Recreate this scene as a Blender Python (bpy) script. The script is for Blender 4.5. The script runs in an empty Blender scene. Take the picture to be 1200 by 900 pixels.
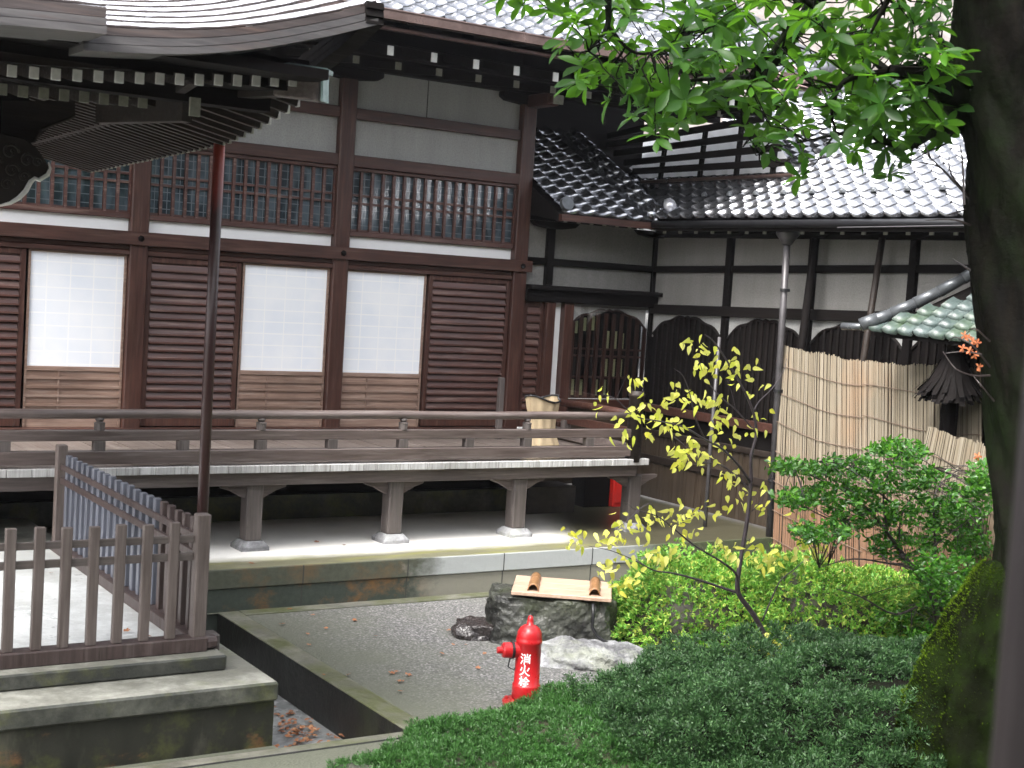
import bpy, math, random
import numpy as np
from mathutils import Vector, Matrix
random.seed(7); rng = np.random.default_rng(7)
R = math.radians
ZO = 2.7                                   # working heights are measured from the eye; gravel (-2.7) becomes 0

# ------------------------------------------------------------------ camera
YAW, PITCH, ROLL, FPX = R(32.859), R(4.005), R(3.623), 1661.1
cy, sy, cp, sp = math.cos(YAW), math.sin(YAW), math.cos(PITCH), math.sin(PITCH)
fw = np.array([sy*cp, cy*cp, -sp]); r0 = np.array([cy, -sy, 0.]); u0 = np.cross(r0, fw)
rr = r0*math.cos(ROLL)+u0*math.sin(ROLL); uu = -r0*math.sin(ROLL)+u0*math.cos(ROLL)
def ray(x, y): return fw+rr*(x-600)/FPX-uu*(y-450)/FPX
def onY(x, y, Y): d = ray(x, y); return d*Y/d[1]
def onX(x, y, X): d = ray(x, y); return d*X/d[0]
def onZ(x, y, Z): d = ray(x, y); return d*Z/d[2]
def far(x, y, D): d = ray(x, y); return d/np.linalg.norm(d)*D
S = bpy.context.scene
cam = bpy.data.cameras.new('camera'); co = bpy.data.objects.new('camera', cam); S.collection.objects.link(co)
M4 = Matrix(((rr[0], uu[0], -fw[0], 0), (rr[1], uu[1], -fw[1], 0), (rr[2], uu[2], -fw[2], ZO), (0, 0, 0, 1)))
co.matrix_world = M4
cam.sensor_width = 36; cam.lens = FPX/1200*36; cam.clip_start = .05; cam.clip_end = 400
cam.dof.use_dof = True; cam.dof.focus_distance = 11.5; cam.dof.aperture_fstop = 4.2
S.camera = co
# ------------------------------------------------------------------ light
SUN_EL, SUN_AZ = 58, 250                  # overcast: soft high light from behind left of the viewer
w = bpy.data.worlds.new('World'); S.world = w; w.use_nodes = True
nt = w.node_tree; nt.nodes.clear()
sk = nt.nodes.new('ShaderNodeTexSky'); sk.sky_type = 'NISHITA'; sk.sun_disc = False
sk.sun_elevation = R(SUN_EL); sk.sun_rotation = R(SUN_AZ); sk.air_density = 1.0; sk.dust_density = 6.0; sk.ozone_density = 1.0
hs = nt.nodes.new('ShaderNodeHueSaturation'); hs.inputs['Saturation'].default_value = .28
bg = nt.nodes.new('ShaderNodeBackground'); bg.inputs[1].default_value = .15
ow = nt.nodes.new('ShaderNodeOutputWorld')
nt.links.new(sk.outputs[0], hs.inputs['Color']); nt.links.new(hs.outputs[0], bg.inputs[0]); nt.links.new(bg.outputs[0], ow.inputs[0])
sl = bpy.data.lights.new('sun', 'SUN'); sl.energy = .8; sl.angle = R(25); sl.color = (1, .96, .9)
so = bpy.data.objects.new('sun', sl); S.collection.objects.link(so)
sd = Vector((math.sin(R(SUN_AZ))*math.cos(R(SUN_EL)), math.cos(R(SUN_AZ))*math.cos(R(SUN_EL)), math.sin(R(SUN_EL))))
so.rotation_euler = sd.to_track_quat('Z', 'Y').to_euler(); so.location = (0, 0, 12)
S.view_settings.view_transform = 'Standard'; S.view_settings.look = 'None'; S.view_settings.gamma = 1
S.view_settings.exposure = 2.12
S.render.engine = 'CYCLES'
S.cycles.max_bounces = 6; S.cycles.transparent_max_bounces = 8

# ------------------------------------------------------------------ materials
def N(t, k, **kw):
    n = t.nodes.new(k)
    for a, b in kw.items(): setattr(n, a, b)
    return n
def base(name, rough=.6, spec=.4):
    m = bpy.data.materials.new(name); m.use_nodes = True; t = m.node_tree
    p = t.nodes['Principled BSDF']; p.inputs['Roughness'].default_value = rough; p.inputs['Specular IOR Level'].default_value = spec
    return m, t, p
def coords(t, sc=(1, 1, 1), kind='Object', loc=(0, 0, 0)):
    c = N(t, 'ShaderNodeTexCoord'); mp = N(t, 'ShaderNodeMapping'); mp.inputs['Scale'].default_value = sc; mp.inputs['Location'].default_value = loc
    t.links.new(c.outputs[kind], mp.inputs[0]); return mp.outputs[0]
def gco(t, sc=(1, 1, 1)):
    g = N(t, 'ShaderNodeNewGeometry'); mp = N(t, 'ShaderNodeMapping'); mp.inputs['Scale'].default_value = sc
    t.links.new(g.outputs['Position'], mp.inputs[0]); return mp.outputs[0]
def noise(t, v, scale=5, detail=6, rough=.6):
    n = N(t, 'ShaderNodeTexNoise'); n.inputs['Scale'].default_value = scale; n.inputs['Detail'].default_value = detail; n.inputs['Roughness'].default_value = rough
    t.links.new(v, n.inputs['Vector']); return n.outputs['Fac']
def ramp(t, f, stops):
    r = N(t, 'ShaderNodeValToRGB'); e = r.color_ramp.elements
    while len(e) < len(stops): e.new(.5)
    for i, (p, c) in enumerate(stops):
        e[i].position = p; e[i].color = (c if hasattr(c, '__len__') else (c, c, c))+(() if hasattr(c, '__len__') and len(c) == 4 else (1,)) if hasattr(c, '__len__') else (c, c, c, 1)
    t.links.new(f, r.inputs[0]); return r.outputs[0]
def mixc(t, f, a, b, bt='MIX'):
    m = N(t, 'ShaderNodeMix', data_type='RGBA', blend_type=bt)
    for s, i in ((f, 0), (a, 6), (b, 7)):
        if hasattr(s, 'is_linked') or hasattr(s, 'links'): t.links.new(s, m.inputs[i])
        elif i == 0: m.inputs[0].default_value = s
        else: m.inputs[i].default_value = tuple(s)+(1,)
    return m.outputs[2]
def bump(t, p, h, st=.4, d=.01):
    b = N(t, 'ShaderNodeBump'); b.inputs['Strength'].default_value = st; b.inputs['Distance'].default_value = d
    t.links.new(h, b.inputs['Height']); t.links.new(b.outputs[0], p.inputs['Normal'])
def wood(name, a, b, axis='x', rough=.5, worn=None, wornamt=.5, spec=.4):
    m, t, p = base(name, rough, spec)
    sc = {'x': (1.2, 22, 22), 'y': (22, 1.2, 22), 'z': (22, 22, 1.2)}[axis]
    g = noise(t, gco(t, sc), 2.2, 8, .65)
    c = ramp(t, g, [(.3, a), (.7, b)])
    big = noise(t, gco(t, (1, 1, 1)), 1.7, 5, .6)
    c = mixc(t, ramp(t, big, [(.35, .0), (.65, .45)]), c, tuple(x*.45 for x in a))
    if worn:
        wn = noise(t, gco(t, tuple(s*.35 for s in sc)), 3.1, 6, .7)
        c = mixc(t, ramp(t, wn, [(.52, 0.), (.72, wornamt)]), c, worn)
    isl = N(t, 'ShaderNodeNewGeometry')
    c = mixc(t, ramp(t, isl.outputs['Random Per Island'], [(0, .0), (1, .35)]), c, tuple(x*.55 for x in a))
    t.links.new(c, p.inputs['Base Color'])
    t.links.new(ramp(t, g, [(.3, rough*.75), (.7, min(1, rough*1.3))]), p.inputs['Roughness'])
    bump(t, p, g, .35, .006)
    return m
def stone(name, a, b, moss=None, mossamt=0., dark=None, darkamt=0., rough=.7, scale=3., stretch=(1, 1, 1), spec=.4, speck=18, rust=None, bd=.012):
    m, t, p = base(name, rough, spec)
    n1 = noise(t, gco(t, stretch), scale, 10, .68); n2 = noise(t, gco(t), speck, 5, .7)
    c = ramp(t, n1, [(.3, a), (.7, b)])
    c = mixc(t, ramp(t, n2, [(.35, .35), (.6, 0.)]), c, tuple(x*.45 for x in a))
    if dark:
        nd = noise(t, gco(t, tuple(s*.6 for s in stretch)), 2.1, 8, .7)
        c = mixc(t, ramp(t, nd, [(.5-darkamt*.3, 0.), (.62-darkamt*.15, .9)]), c, dark)
    if rust:
        nr = noise(t, gco(t, (1.3, 1.3, 2.)), 1.3, 8, .7)
        c = mixc(t, ramp(t, nr, [(.58, 0.), (.7, .8)]), c, rust)
    if moss:
        nm = noise(t, gco(t), 1.6, 9, .72)
        c = mixc(t, ramp(t, nm, [(.62-mossamt*.35, 0.), (.78-mossamt*.3, .85)]), c, moss)
    t.links.new(c, p.inputs['Base Color'])
    t.links.new(ramp(t, n1, [(.35, rough*.55), (.65, rough)]), p.inputs['Roughness'])
    bump(t, p, n2, .5, bd)
    return m
def leafmat(name, cols, rough=.35, trans=.35, ns=1.5, spec=.5, tcol=None):
    m, t, p = base(name, rough, spec)
    g = N(t, 'ShaderNodeNewGeometry')
    c = ramp(t, g.outputs['Random Per Island'], [(i/(len(cols)-1), c) for i, c in enumerate(cols)])
    n = noise(t, gco(t), ns, 4, .6)
    c = mixc(t, ramp(t, n, [(.35, 0.), (.65, .5)]), c, tuple(v*.5 for v in cols[0]))
    t.links.new(c, p.inputs['Base Color'])
    tr = N(t, 'ShaderNodeBsdfTranslucent'); mx = N(t, 'ShaderNodeMixShader'); mx.inputs[0].default_value = trans
    br = N(t, 'ShaderNodeBrightContrast')
    t.links.new(c, br.inputs[0]); br.inputs['Bright'].default_value = .02
    if tcol:
        cc = mixc(t, .6, c, tcol); t.links.new(cc, tr.inputs[0])
    else: t.links.new(br.outputs[0], tr.inputs[0])
    out = t.nodes['Material Output']
    t.links.new(p.outputs[0], mx.inputs[1]); t.links.new(tr.outputs[0], mx.inputs[2]); t.links.new(mx.outputs[0], out.inputs[0])
    return m
def plain(name, c, rough=.5, metal=0., spec=.5, var=.25, vs=6, coat=0.):
    m, t, p = base(name, rough, spec)
    n = noise(t, gco(t), vs, 6, .65)
    cc = mixc(t, ramp(t, n, [(.3, 0.), (.7, 1.)]), c, tuple(x*(1-var) for x in c))
    t.links.new(cc, p.inputs['Base Color']); p.inputs['Metallic'].default_value = metal
    p.inputs['Coat Weight'].default_value = coat
    t.links.new(ramp(t, n, [(.3, rough*.8), (.7, min(1., rough*1.25))]), p.inputs['Roughness'])
    return m
mt = {}
mt['hallx'] = wood('dark_red_timber', (0.0372, 0.0148, 0.0110), (0.1147, 0.0474, 0.0338), 'x', .45, (0.2402, 0.1482, 0.1144), .4)
mt['hallz'] = wood('dark_red_timber_upright', (0.0372, 0.0139, 0.0101), (0.1201, 0.0494, 0.0348), 'z', .45, (0.2402, 0.1482, 0.1144), .35)
mt['shut'] = wood('shutter_board', (0.0573, 0.0213, 0.0165), (0.1377, 0.0555, 0.0411), 'x', .42, (0.3442, 0.2322, 0.1921), .6, .6)  # pale worn streaks strengthened to suggest light catching the ribs
mt['shoji_wood'] = wood('pale_brown_panel', (.20, .125, .095), (.42, .29, .225), 'x', .5, (.55, .46, .40), .5)
mt['black'] = wood('black_timber', (0.0045, 0.0037, 0.0037), (0.0120, 0.0090, 0.0083), 'x', .8, spec=.12)  # near-black timber tone for soffits, recesses and dark fittings
mt['blacky'] = wood('black_timber_long', (0.0060, 0.0045, 0.0037), (0.0150, 0.0105, 0.0097), 'y', .7, spec=.2)
mt['rafter'] = wood('old_rafter', (0.0127, 0.0081, 0.0059), (0.0404, 0.0277, 0.0214), 'x', .6, (0.0924, 0.0693, 0.0535), .3)
mt['greyx'] = wood('weathered_rail', (0.0880, 0.0680, 0.0640), (0.2080, 0.1720, 0.1600), 'x', .5, (0.3360, 0.2960, 0.2800), .5)
mt['greyz'] = wood('weathered_post', (0.0750, 0.0638, 0.0600), (0.1800, 0.1537, 0.1462), 'z', .5, (0.2700, 0.2325, 0.2175), .4)
mt['redrail'] = wood('brown_rail', (0.0800, 0.0584, 0.0528), (0.1840, 0.1440, 0.1320), 'x', .42, (0.3360, 0.2960, 0.2800), .55, .6)
mt['deck'] = wood('veranda_board', (0.1360, 0.1105, 0.0935), (0.2720, 0.2295, 0.2125), 'y', .35, (0.4250, 0.3910, 0.3655), .4)
mt['edge'] = wood('pale_edge_board', (.34, .33, .32), (.75, .76, .76), 'z', .3, (.16, .15, .13), .6)
mt['picket'] = wood('picket_wood', (0.0880, 0.0680, 0.0600), (0.2000, 0.1640, 0.1520), 'z', .55, (0.2880, 0.2480, 0.2320), .4)
mt['picketx'] = wood('picket_rail_wood', (0.1020, 0.0850, 0.0765), (0.2295, 0.1955, 0.1827), 'x', .55, (0.2890, 0.2550, 0.2380), .3)
mt['picketb'] = wood('bluish_wet_picket', (0.0850, 0.0892, 0.1105), (0.1870, 0.1997, 0.2465), 'z', .35, (0.2550, 0.2720, 0.3230), .3, .6)
mt['picketdk'] = wood('dark_wet_picket', (.04, .028, .026), (.12, .085, .08), 'z', .4, (.25, .21, .2), .3)
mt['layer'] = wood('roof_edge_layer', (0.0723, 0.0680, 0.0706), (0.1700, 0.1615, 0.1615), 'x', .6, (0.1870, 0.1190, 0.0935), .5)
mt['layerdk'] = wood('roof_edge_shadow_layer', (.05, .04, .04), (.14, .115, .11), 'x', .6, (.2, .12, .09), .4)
mt['lid'] = wood('fresh_cedar_board', (.46, .29, .20), (.74, .58, .45), 'x', .45, (.75, .45, .33), .5)
mt['boardz'] = wood('cedar_board_wall', (0.0375, 0.0247, 0.0155), (0.0900, 0.0696, 0.0496), 'z', .6, (0.0325, 0.0203, 0.0093), .7)
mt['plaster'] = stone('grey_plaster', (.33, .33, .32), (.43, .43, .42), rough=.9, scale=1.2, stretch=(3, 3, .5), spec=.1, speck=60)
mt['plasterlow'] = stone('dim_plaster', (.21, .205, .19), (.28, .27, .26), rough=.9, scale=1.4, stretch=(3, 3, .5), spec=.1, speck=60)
mt['white'] = plain('white_plaster', (.82, .82, .82), .7, var=.06)
mt['tipw'] = plain('white_painted_end', (.80, .80, .78), .6, var=.2, vs=30)
mt['tipg'] = plain('grey_painted_end', (.30, .30, .25), .7, var=.3, vs=30)
mt['copper'] = plain('green_copper', (.30, .42, .40), .35, .3, var=.4, vs=9)
mt['gutter'] = plain('brown_copper_gutter', (.22, .15, .13), .3, .7, var=.55, vs=5)
mt['pipe'] = plain('grey_downpipe', (.10, .095, .10), .4, .2, var=.5, vs=8)
mt['red'] = plain('hydrant_red', (.46, .010, .015), .28, var=.35, vs=16, coat=.3)
mt['redbox'] = plain('red_cabinet', (.55, .02, .015), .4, var=.15)
def redmat():
    m, t, p = base('weathered_hydrant_red', .3, .5); p.inputs['Coat Weight'].default_value = .25
    v = gco(t); n = noise(t, v, 16, 6, .65); c = mixc(t, n, (.50, .012, .016), (.34, .010, .014))
    ch = noise(t, gco(t, (1, 1, .6)), 38, 8, .75); c = mixc(t, ramp(t, ch, [(.64, 0.), (.68, 1.)]), c, (.09, .03, .025))
    s_ = N(t, 'ShaderNodeSeparateXYZ'); t.links.new(v, s_.inputs[0]); ad = N(t, 'ShaderNodeMath', operation='MULTIPLY_ADD'); ad.inputs[1].default_value = .12; t.links.new(n, ad.inputs[0]); t.links.new(s_.outputs[2], ad.inputs[2])
    mr = N(t, 'ShaderNodeMapRange'); mr.inputs[1].default_value = .13; mr.inputs[2].default_value = .05; mr.inputs[4].default_value = .6; t.links.new(ad.outputs[0], mr.inputs[0])
    c = mixc(t, mr.outputs[0], c, (.12, .05, .04)); t.links.new(c, p.inputs['Base Color']); t.links.new(ramp(t, n, [(.3, .2), (.7, .5)]), p.inputs['Roughness'])
    return m
mt['red'] = redmat()
mt['letter'] = plain('white_lettering', (.85, .85, .85), .5, var=.03)
mt['rubber'] = plain('black_rubber', (.015, .015, .017), .35, var=.2)
mt['bamboo'] = plain('brown_bamboo', (.38, .20, .09), .35, var=.6, vs=30)
mt['beige'] = plain('beige_canvas', (.42, .33, .21), .8, var=.15, vs=12)
mt['rope'] = plain('dark_tie_cord', (.16, .11, .08), .8)
mt['ridge'] = plain('grey_ridge_tile', (.13, .14, .15), .3, .3, var=.5, vs=12)
mt['polered'] = None
def pole_mat():
    m, t, p = base('red_painted_pole', .35, .5)
    g = N(t, 'ShaderNodeNewGeometry'); s = N(t, 'ShaderNodeSeparateXYZ'); t.links.new(g.outputs['Position'], s.inputs[0])
    mr = N(t, 'ShaderNodeMapRange'); mr.inputs[1].default_value = ZO+.55; mr.inputs[2].default_value = ZO+.95
    n = noise(t, gco(t, (9, 9, 2)), 2, 6, .7); ad = N(t, 'ShaderNodeMath', operation='MULTIPLY_ADD')
    ad.inputs[1].default_value = .5; t.links.new(n, ad.inputs[0]); t.links.new(s.outputs[2], ad.inputs[2]); t.links.new(ad.outputs[0], mr.inputs[0])
    c = mixc(t, mr.outputs[0], (.035, .014, .013), (.32, .05, .03)); t.links.new(c, p.inputs['Base Color'])
    return m
mt['polered'] = pole_mat()
mt['tile'] = plain('smoked_roof_tile', (.42, .43, .46), .21, .92, .5, var=.6, vs=11)
mt['tilegreen'] = stone('mossy_green_tile', (.045, .065, .062), (.11, .14, .135), (.05, .08, .04), .4, rough=.3, scale=5)
mt['shingle'] = plain('wet_copper_roof_sheet', (.80, .80, .85), .25, .6, .6, var=.15, vs=5)
mt['glass'] = None
def paper():
    m, t, p = base('shoji_paper', .45, .4)
    v = gco(t, (1, 1, 1)); s = N(t, 'ShaderNodeSeparateXYZ'); t.links.new(v, s.inputs[0])
    def lines(o, per, wd):
        a = N(t, 'ShaderNodeMath', operation='PINGPONG'); a.inputs[1].default_value = per/2; t.links.new(s.outputs[o], a.inputs[0])
        b = N(t, 'ShaderNodeMath', operation='LESS_THAN'); b.inputs[1].default_value = wd; t.links.new(a.outputs[0], b.inputs[0]); return b.outputs[0]
    a = lines(0, .21, .006); b = lines(2, .115, .006); mx = N(t, 'ShaderNodeMath', operation='MAXIMUM'); t.links.new(a, mx.inputs[0]); t.links.new(b, mx.inputs[1])
    n = noise(t, v, 3, 4, .5)
    c = mixc(t, mx.outputs[0], mixc(t, ramp(t, n, [(.35, 0.), (.65, 1.)]), (.78, .82, .88), (.86, .88, .91)), (.90, .91, .92)); t.links.new(c, p.inputs['Base Color'])
    return m
mt['paper'] = paper()
def windowglass():
    m, t, p = base('window_glass', .08, .8)
    v = gco(t, (1, 1, 1)); n = noise(t, gco(t, (3, 3, 1)), 3, 3, .5)
    s = N(t, 'ShaderNodeSeparateXYZ'); t.links.new(v, s.inputs[0])
    def lines(o, per, wd):
        a = N(t, 'ShaderNodeMath', operation='PINGPONG'); a.inputs[1].default_value = per/2; t.links.new(s.outputs[o], a.inputs[0])
        b = N(t, 'ShaderNodeMath', operation='LESS_THAN'); b.inputs[1].default_value = wd; t.links.new(a.outputs[0], b.inputs[0]); return b.outputs[0]
    a = lines(0, .12, .004); b = lines(2, .078, .004); mx = N(t, 'ShaderNodeMath', operation='MAXIMUM'); t.links.new(a, mx.inputs[0]); t.links.new(b, mx.inputs[1])
    c = mixc(t, mx.outputs[0], mixc(t, ramp(t, n, [(.4, 0.), (.6, 1.)]), (.030, .045, .055), (.10, .135, .16)), (.17, .20, .22)); t.links.new(c, p.inputs['Base Color'])
    return m
mt['glass'] = windowglass()
# ground materials
def gravel_mat():
    m, t, p = base('wet_grey_gravel', .8, .25)
    v = gco(t); vo = N(t, 'ShaderNodeTexVoronoi'); vo.inputs['Scale'].default_value = 62; t.links.new(v, vo.inputs['Vector'])
    c = ramp(t, vo.outputs['Color'], [(0., (.05, .05, .05)), (.4, (.15, .148, .145)), (.75, (.24, .235, .23)), (1., (.44, .43, .42))])
    d = vo.outputs['Distance']; c = mixc(t, ramp(t, d, [(.3, 0.), (.75, .7)]), c, (.07, .07, .068))
    n = noise(t, v, 1.1, 8, .7)
    c = mixc(t, ramp(t, n, [(.46, 0.), (.66, .55)]), c, (.13, .135, .11))
    # damp mossy margin beside the kerb
    s = N(t, 'ShaderNodeSeparateXYZ'); t.links.new(v, s.inputs[0])
    mr = N(t, 'ShaderNodeMapRange'); mr.inputs[1].default_value = 4.2; mr.inputs[2].default_value = 5.3; mr.inputs[3].default_value = 1; mr.inputs[4].default_value = 0
    a = N(t, 'ShaderNodeMath', operation='MULTIPLY_ADD'); a.inputs[1].default_value = -.9; t.links.new(n, a.inputs[0]); 
    a2 = N(t, 'ShaderNodeMath', operation='ADD'); a2.inputs[1].default_value = .45; t.links.new(s.outputs[0], a2.inputs[0]); t.links.new(a2.outputs[0], a.inputs[2]); t.links.new(a.outputs[0], mr.inputs[0])
    c = mixc(t, mr.outputs[0], c, (.10, .105, .08)); t.links.new(c, p.inputs['Base Color'])
    bump(t, p, d, .5, .010); return m
mt['gravel'] = gravel_mat()
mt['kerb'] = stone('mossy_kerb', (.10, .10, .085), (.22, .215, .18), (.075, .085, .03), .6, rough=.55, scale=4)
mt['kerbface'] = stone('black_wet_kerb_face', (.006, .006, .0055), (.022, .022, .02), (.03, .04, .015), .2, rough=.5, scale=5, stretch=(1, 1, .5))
mt['drain'] = stone('wet_drain_floor', (.16, .17, .17), (.38, .39, .39), (.10, .12, .05), .3, rough=.35, scale=3)
mt['slab'] = stone('pale_landing_slab', (.52, .54, .54), (.66, .68, .68), rough=.45, scale=1.2, dark=(.36, .37, .36), darkamt=.2)
mt['steptop'] = stone('pale_worn_step', (.34, .34, .30), (.60, .60, .54), (.20, .22, .12), .3, (.12, .12, .10), .6, rough=.6, scale=5)
mt['stepface'] = stone('grey_green_step_face', (.075, .08, .068), (.22, .22, .185), (.11, .12, .035), .4, (.02, .022, .02), .7, rough=.6, scale=3)
mt['wallface'] = stone('streaked_stone_wall', (.045, .045, .036), (.16, .155, .12), (.09, .10, .025), .5, (.010, .011, .009), .8, rough=.5, scale=4, stretch=(1.6, 1.6, .45), rust=(.22, .10, .04))
def terrace_mat():
    m, t, p = base('terrace_stone_floor', .6, .4)
    v = gco(t); s = N(t, 'ShaderNodeSeparateXYZ'); t.links.new(v, s.inputs[0])
    n = noise(t, gco(t, (1, 1.5, 1)), 2.0, 8, .65)
    def mr(o, lo, hi, nz):
        a = N(t, 'ShaderNodeMath', operation='MULTIPLY_ADD'); a.inputs[1].default_value = nz; t.links.new(n, a.inputs[0]); t.links.new(s.outputs[o], a.inputs[2])
        b = N(t, 'ShaderNodeMapRange'); b.inputs[1].default_value = lo+nz/2; b.inputs[2].default_value = hi+nz/2; t.links.new(a.outputs[0], b.inputs[0]); return b.outputs[0]
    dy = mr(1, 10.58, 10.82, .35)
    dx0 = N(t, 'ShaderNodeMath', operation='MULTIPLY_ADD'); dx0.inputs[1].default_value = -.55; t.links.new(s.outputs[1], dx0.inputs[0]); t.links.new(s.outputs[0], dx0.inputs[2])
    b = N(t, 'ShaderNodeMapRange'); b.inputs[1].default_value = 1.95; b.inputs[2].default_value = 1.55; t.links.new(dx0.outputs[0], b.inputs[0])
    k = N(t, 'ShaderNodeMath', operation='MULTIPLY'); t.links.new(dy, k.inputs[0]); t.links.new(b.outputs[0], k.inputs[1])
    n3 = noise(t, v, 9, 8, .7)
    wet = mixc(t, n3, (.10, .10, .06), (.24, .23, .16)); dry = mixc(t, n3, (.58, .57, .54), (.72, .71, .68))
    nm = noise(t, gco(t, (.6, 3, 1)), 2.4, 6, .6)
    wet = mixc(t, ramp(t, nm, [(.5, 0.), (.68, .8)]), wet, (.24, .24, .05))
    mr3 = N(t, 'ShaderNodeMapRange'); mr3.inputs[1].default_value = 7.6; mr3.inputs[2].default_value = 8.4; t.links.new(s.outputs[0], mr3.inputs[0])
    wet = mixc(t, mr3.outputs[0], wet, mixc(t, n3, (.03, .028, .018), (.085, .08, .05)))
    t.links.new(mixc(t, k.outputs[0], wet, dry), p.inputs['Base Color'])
    t.links.new(ramp(t, k.outputs[0], [(0., .35), (1., .8)]), p.inputs['Roughness'])
    bump(t, p, n3, .3, .008); return m
mt['terrace'] = terrace_mat()
def course_mat(name, wetcol, pal, rust):
    # stained stone on the left, newer pale granite blocks to the right
    m, t, p = base(name, .55, .4)
    v = gco(t); s = N(t, 'ShaderNodeSeparateXYZ'); t.links.new(v, s.inputs[0])
    n = noise(t, gco(t, (1, 1, 1.4)), 2.6, 9, .7); n2 = noise(t, v, 22, 6, .7)
    a = N(t, 'ShaderNodeMath', operation='MULTIPLY_ADD'); a.inputs[1].default_value = .9; t.links.new(n, a.inputs[0]); t.links.new(s.outputs[0], a.inputs[2])
    b = N(t, 'ShaderNodeMapRange'); b.inputs[1].default_value = 6.2; b.inputs[2].default_value = 6.55; t.links.new(a.outputs[0], b.inputs[0])
    l = mixc(t, n2, tuple(x*.6 for x in wetcol), tuple(x*1.7 for x in wetcol))
    l = mixc(t, ramp(t, n, [(.5, 0.), (.66, .75)]), l, rust)
    r_ = mixc(t, n2, tuple(x*.85 for x in pal), pal)
    b3 = N(t, 'ShaderNodeMapRange'); b3.inputs[1].default_value = 8.35; b3.inputs[2].default_value = 9.0; t.links.new(a.outputs[0], b3.inputs[0])
    r_ = mixc(t, b3.outputs[0], r_, mixc(t, n2, (.035, .045, .025), (.10, .115, .06)))
    c = mixc(t, b.outputs[0], l, r_)
    br = N(t, 'ShaderNodeMath', operation='PINGPONG'); br.inputs[1].default_value = .48; t.links.new(s.outputs[0], br.inputs[0])
    jo = N(t, 'ShaderNodeMath', operation='LESS_THAN'); jo.inputs[1].default_value = .006; t.links.new(br.outputs[0], jo.inputs[0])
    c = mixc(t, jo.outputs[0], c, (.05, .05, .045)); t.links.new(c, p.inputs['Base Color']); bump(t, p, n2, .4, .01); return m
mt['course1'] = course_mat('terrace_edge_blocks', (.07, .075, .055), (.42, .44, .44), (.16, .10, .05))
mt['course2'] = course_mat('terrace_lower_blocks', (.045, .055, .045), (.25, .24, .20), (.26, .12, .035))
mt['rock'] = stone('dark_basin_rock', (.05, .052, .045), (.15, .155, .13), (.05, .06, .03), .4, (.015, .015, .015), .3, rough=.5, scale=4)
mt['rockpale'] = stone('pale_lichen_rock', (.22, .22, .23), (.60, .61, .63), (.30, .32, .25), .3, (.08, .08, .085), .25, rough=.75, scale=6, speck=9, bd=.05)
mt['rockdark'] = stone('black_wet_rock', (.015, .013, .014), (.06, .048, .046), rough=.3, scale=4, spec=.6)
mt['bark'] = stone('dark_mossy_bark', (.0015, .0015, .0012), (.010, .0085, .0065), (.006, .011, .003), .5, rough=.9, spec=.06, scale=6, stretch=(2, 2, .5), speck=40)
mt['mossrock'] = stone('moss_on_stone', (.002, .0025, .001), (.006, .008, .003), (.010, .020, .003), .5, rough=.95, spec=.02, scale=5, stretch=(2, 2, .6), speck=50)
mt['twig'] = plain('dark_twig', (.05, .037, .035), .5, var=.5, vs=20)
mt['sapbark'] = plain('sapling_bark', (.055, .042, .05), .5, var=.5, vs=20)
mt['soil'] = stone('garden_soil', (.02, .018, .012), (.06, .05, .035), (.03, .05, .012), .4, rough=.8, scale=4)
mt['hill'] = stone('wooded_hillside', (.10, .085, .075), (.30, .27, .25), rough=.9, scale=1.2, stretch=(1, 1, .25), speck=9)
mt['canopy'] = leafmat('broad_green_leaf', [(.013, .048, .008), (.030, .105, .012), (.018, .062, .009), (.075, .21, .016), (.022, .072, .009), (.045, .14, .013)], .42, .5, 2.2, .3, (.13, .33, .015))
mt['yellow'] = leafmat('yellow_autumn_leaf', [(.78, .76, .08), (.90, .90, .24), (.68, .76, .08), (.93, .90, .32)], .5, .5, .6, .3)
mt['azalea'] = leafmat('yellow_green_azalea_leaf', [(.10, .30, .04), (.23, .50, .07), (.16, .40, .05), (.32, .57, .09), (.44, .62, .12), (.72, .74, .16)], .45, .35, 1.6, .4)
mt['yew'] = leafmat('blue_green_yew_needle', [(.011, .040, .010), (.036, .108, .026), (.022, .072, .017), (.105, .215, .070)], .55, .2, 2.2, .5)
mt['juniper'] = leafmat('fresh_green_needle', [(.025, .085, .015), (.06, .18, .035), (.04, .13, .022), (.11, .25, .07)], .45, .25, 2.0, .4)
mt['glossy'] = leafmat('glossy_evergreen_leaf', [(.025, .11, .010), (.075, .26, .018), (.045, .17, .012), (.15, .40, .028)], .16, .3, 1.6, .6)
mt['moss'] = leafmat('moss_tuft', [(.03, .06, .004), (.085, .14, .009), (.05, .09, .006)], .95, .15, 3, .02)
mt['redleaf'] = leafmat('orange_maple_leaf', [(.62, .16, .05), (.72, .28, .12), (.5, .12, .04)], .5, .3, 2)
mt['fallen'] = leafmat('fallen_brown_leaf', [(.42, .17, .07), (.28, .11, .05), (.50, .28, .14)], .5, .1, 2)
mt['reed'] = None
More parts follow.
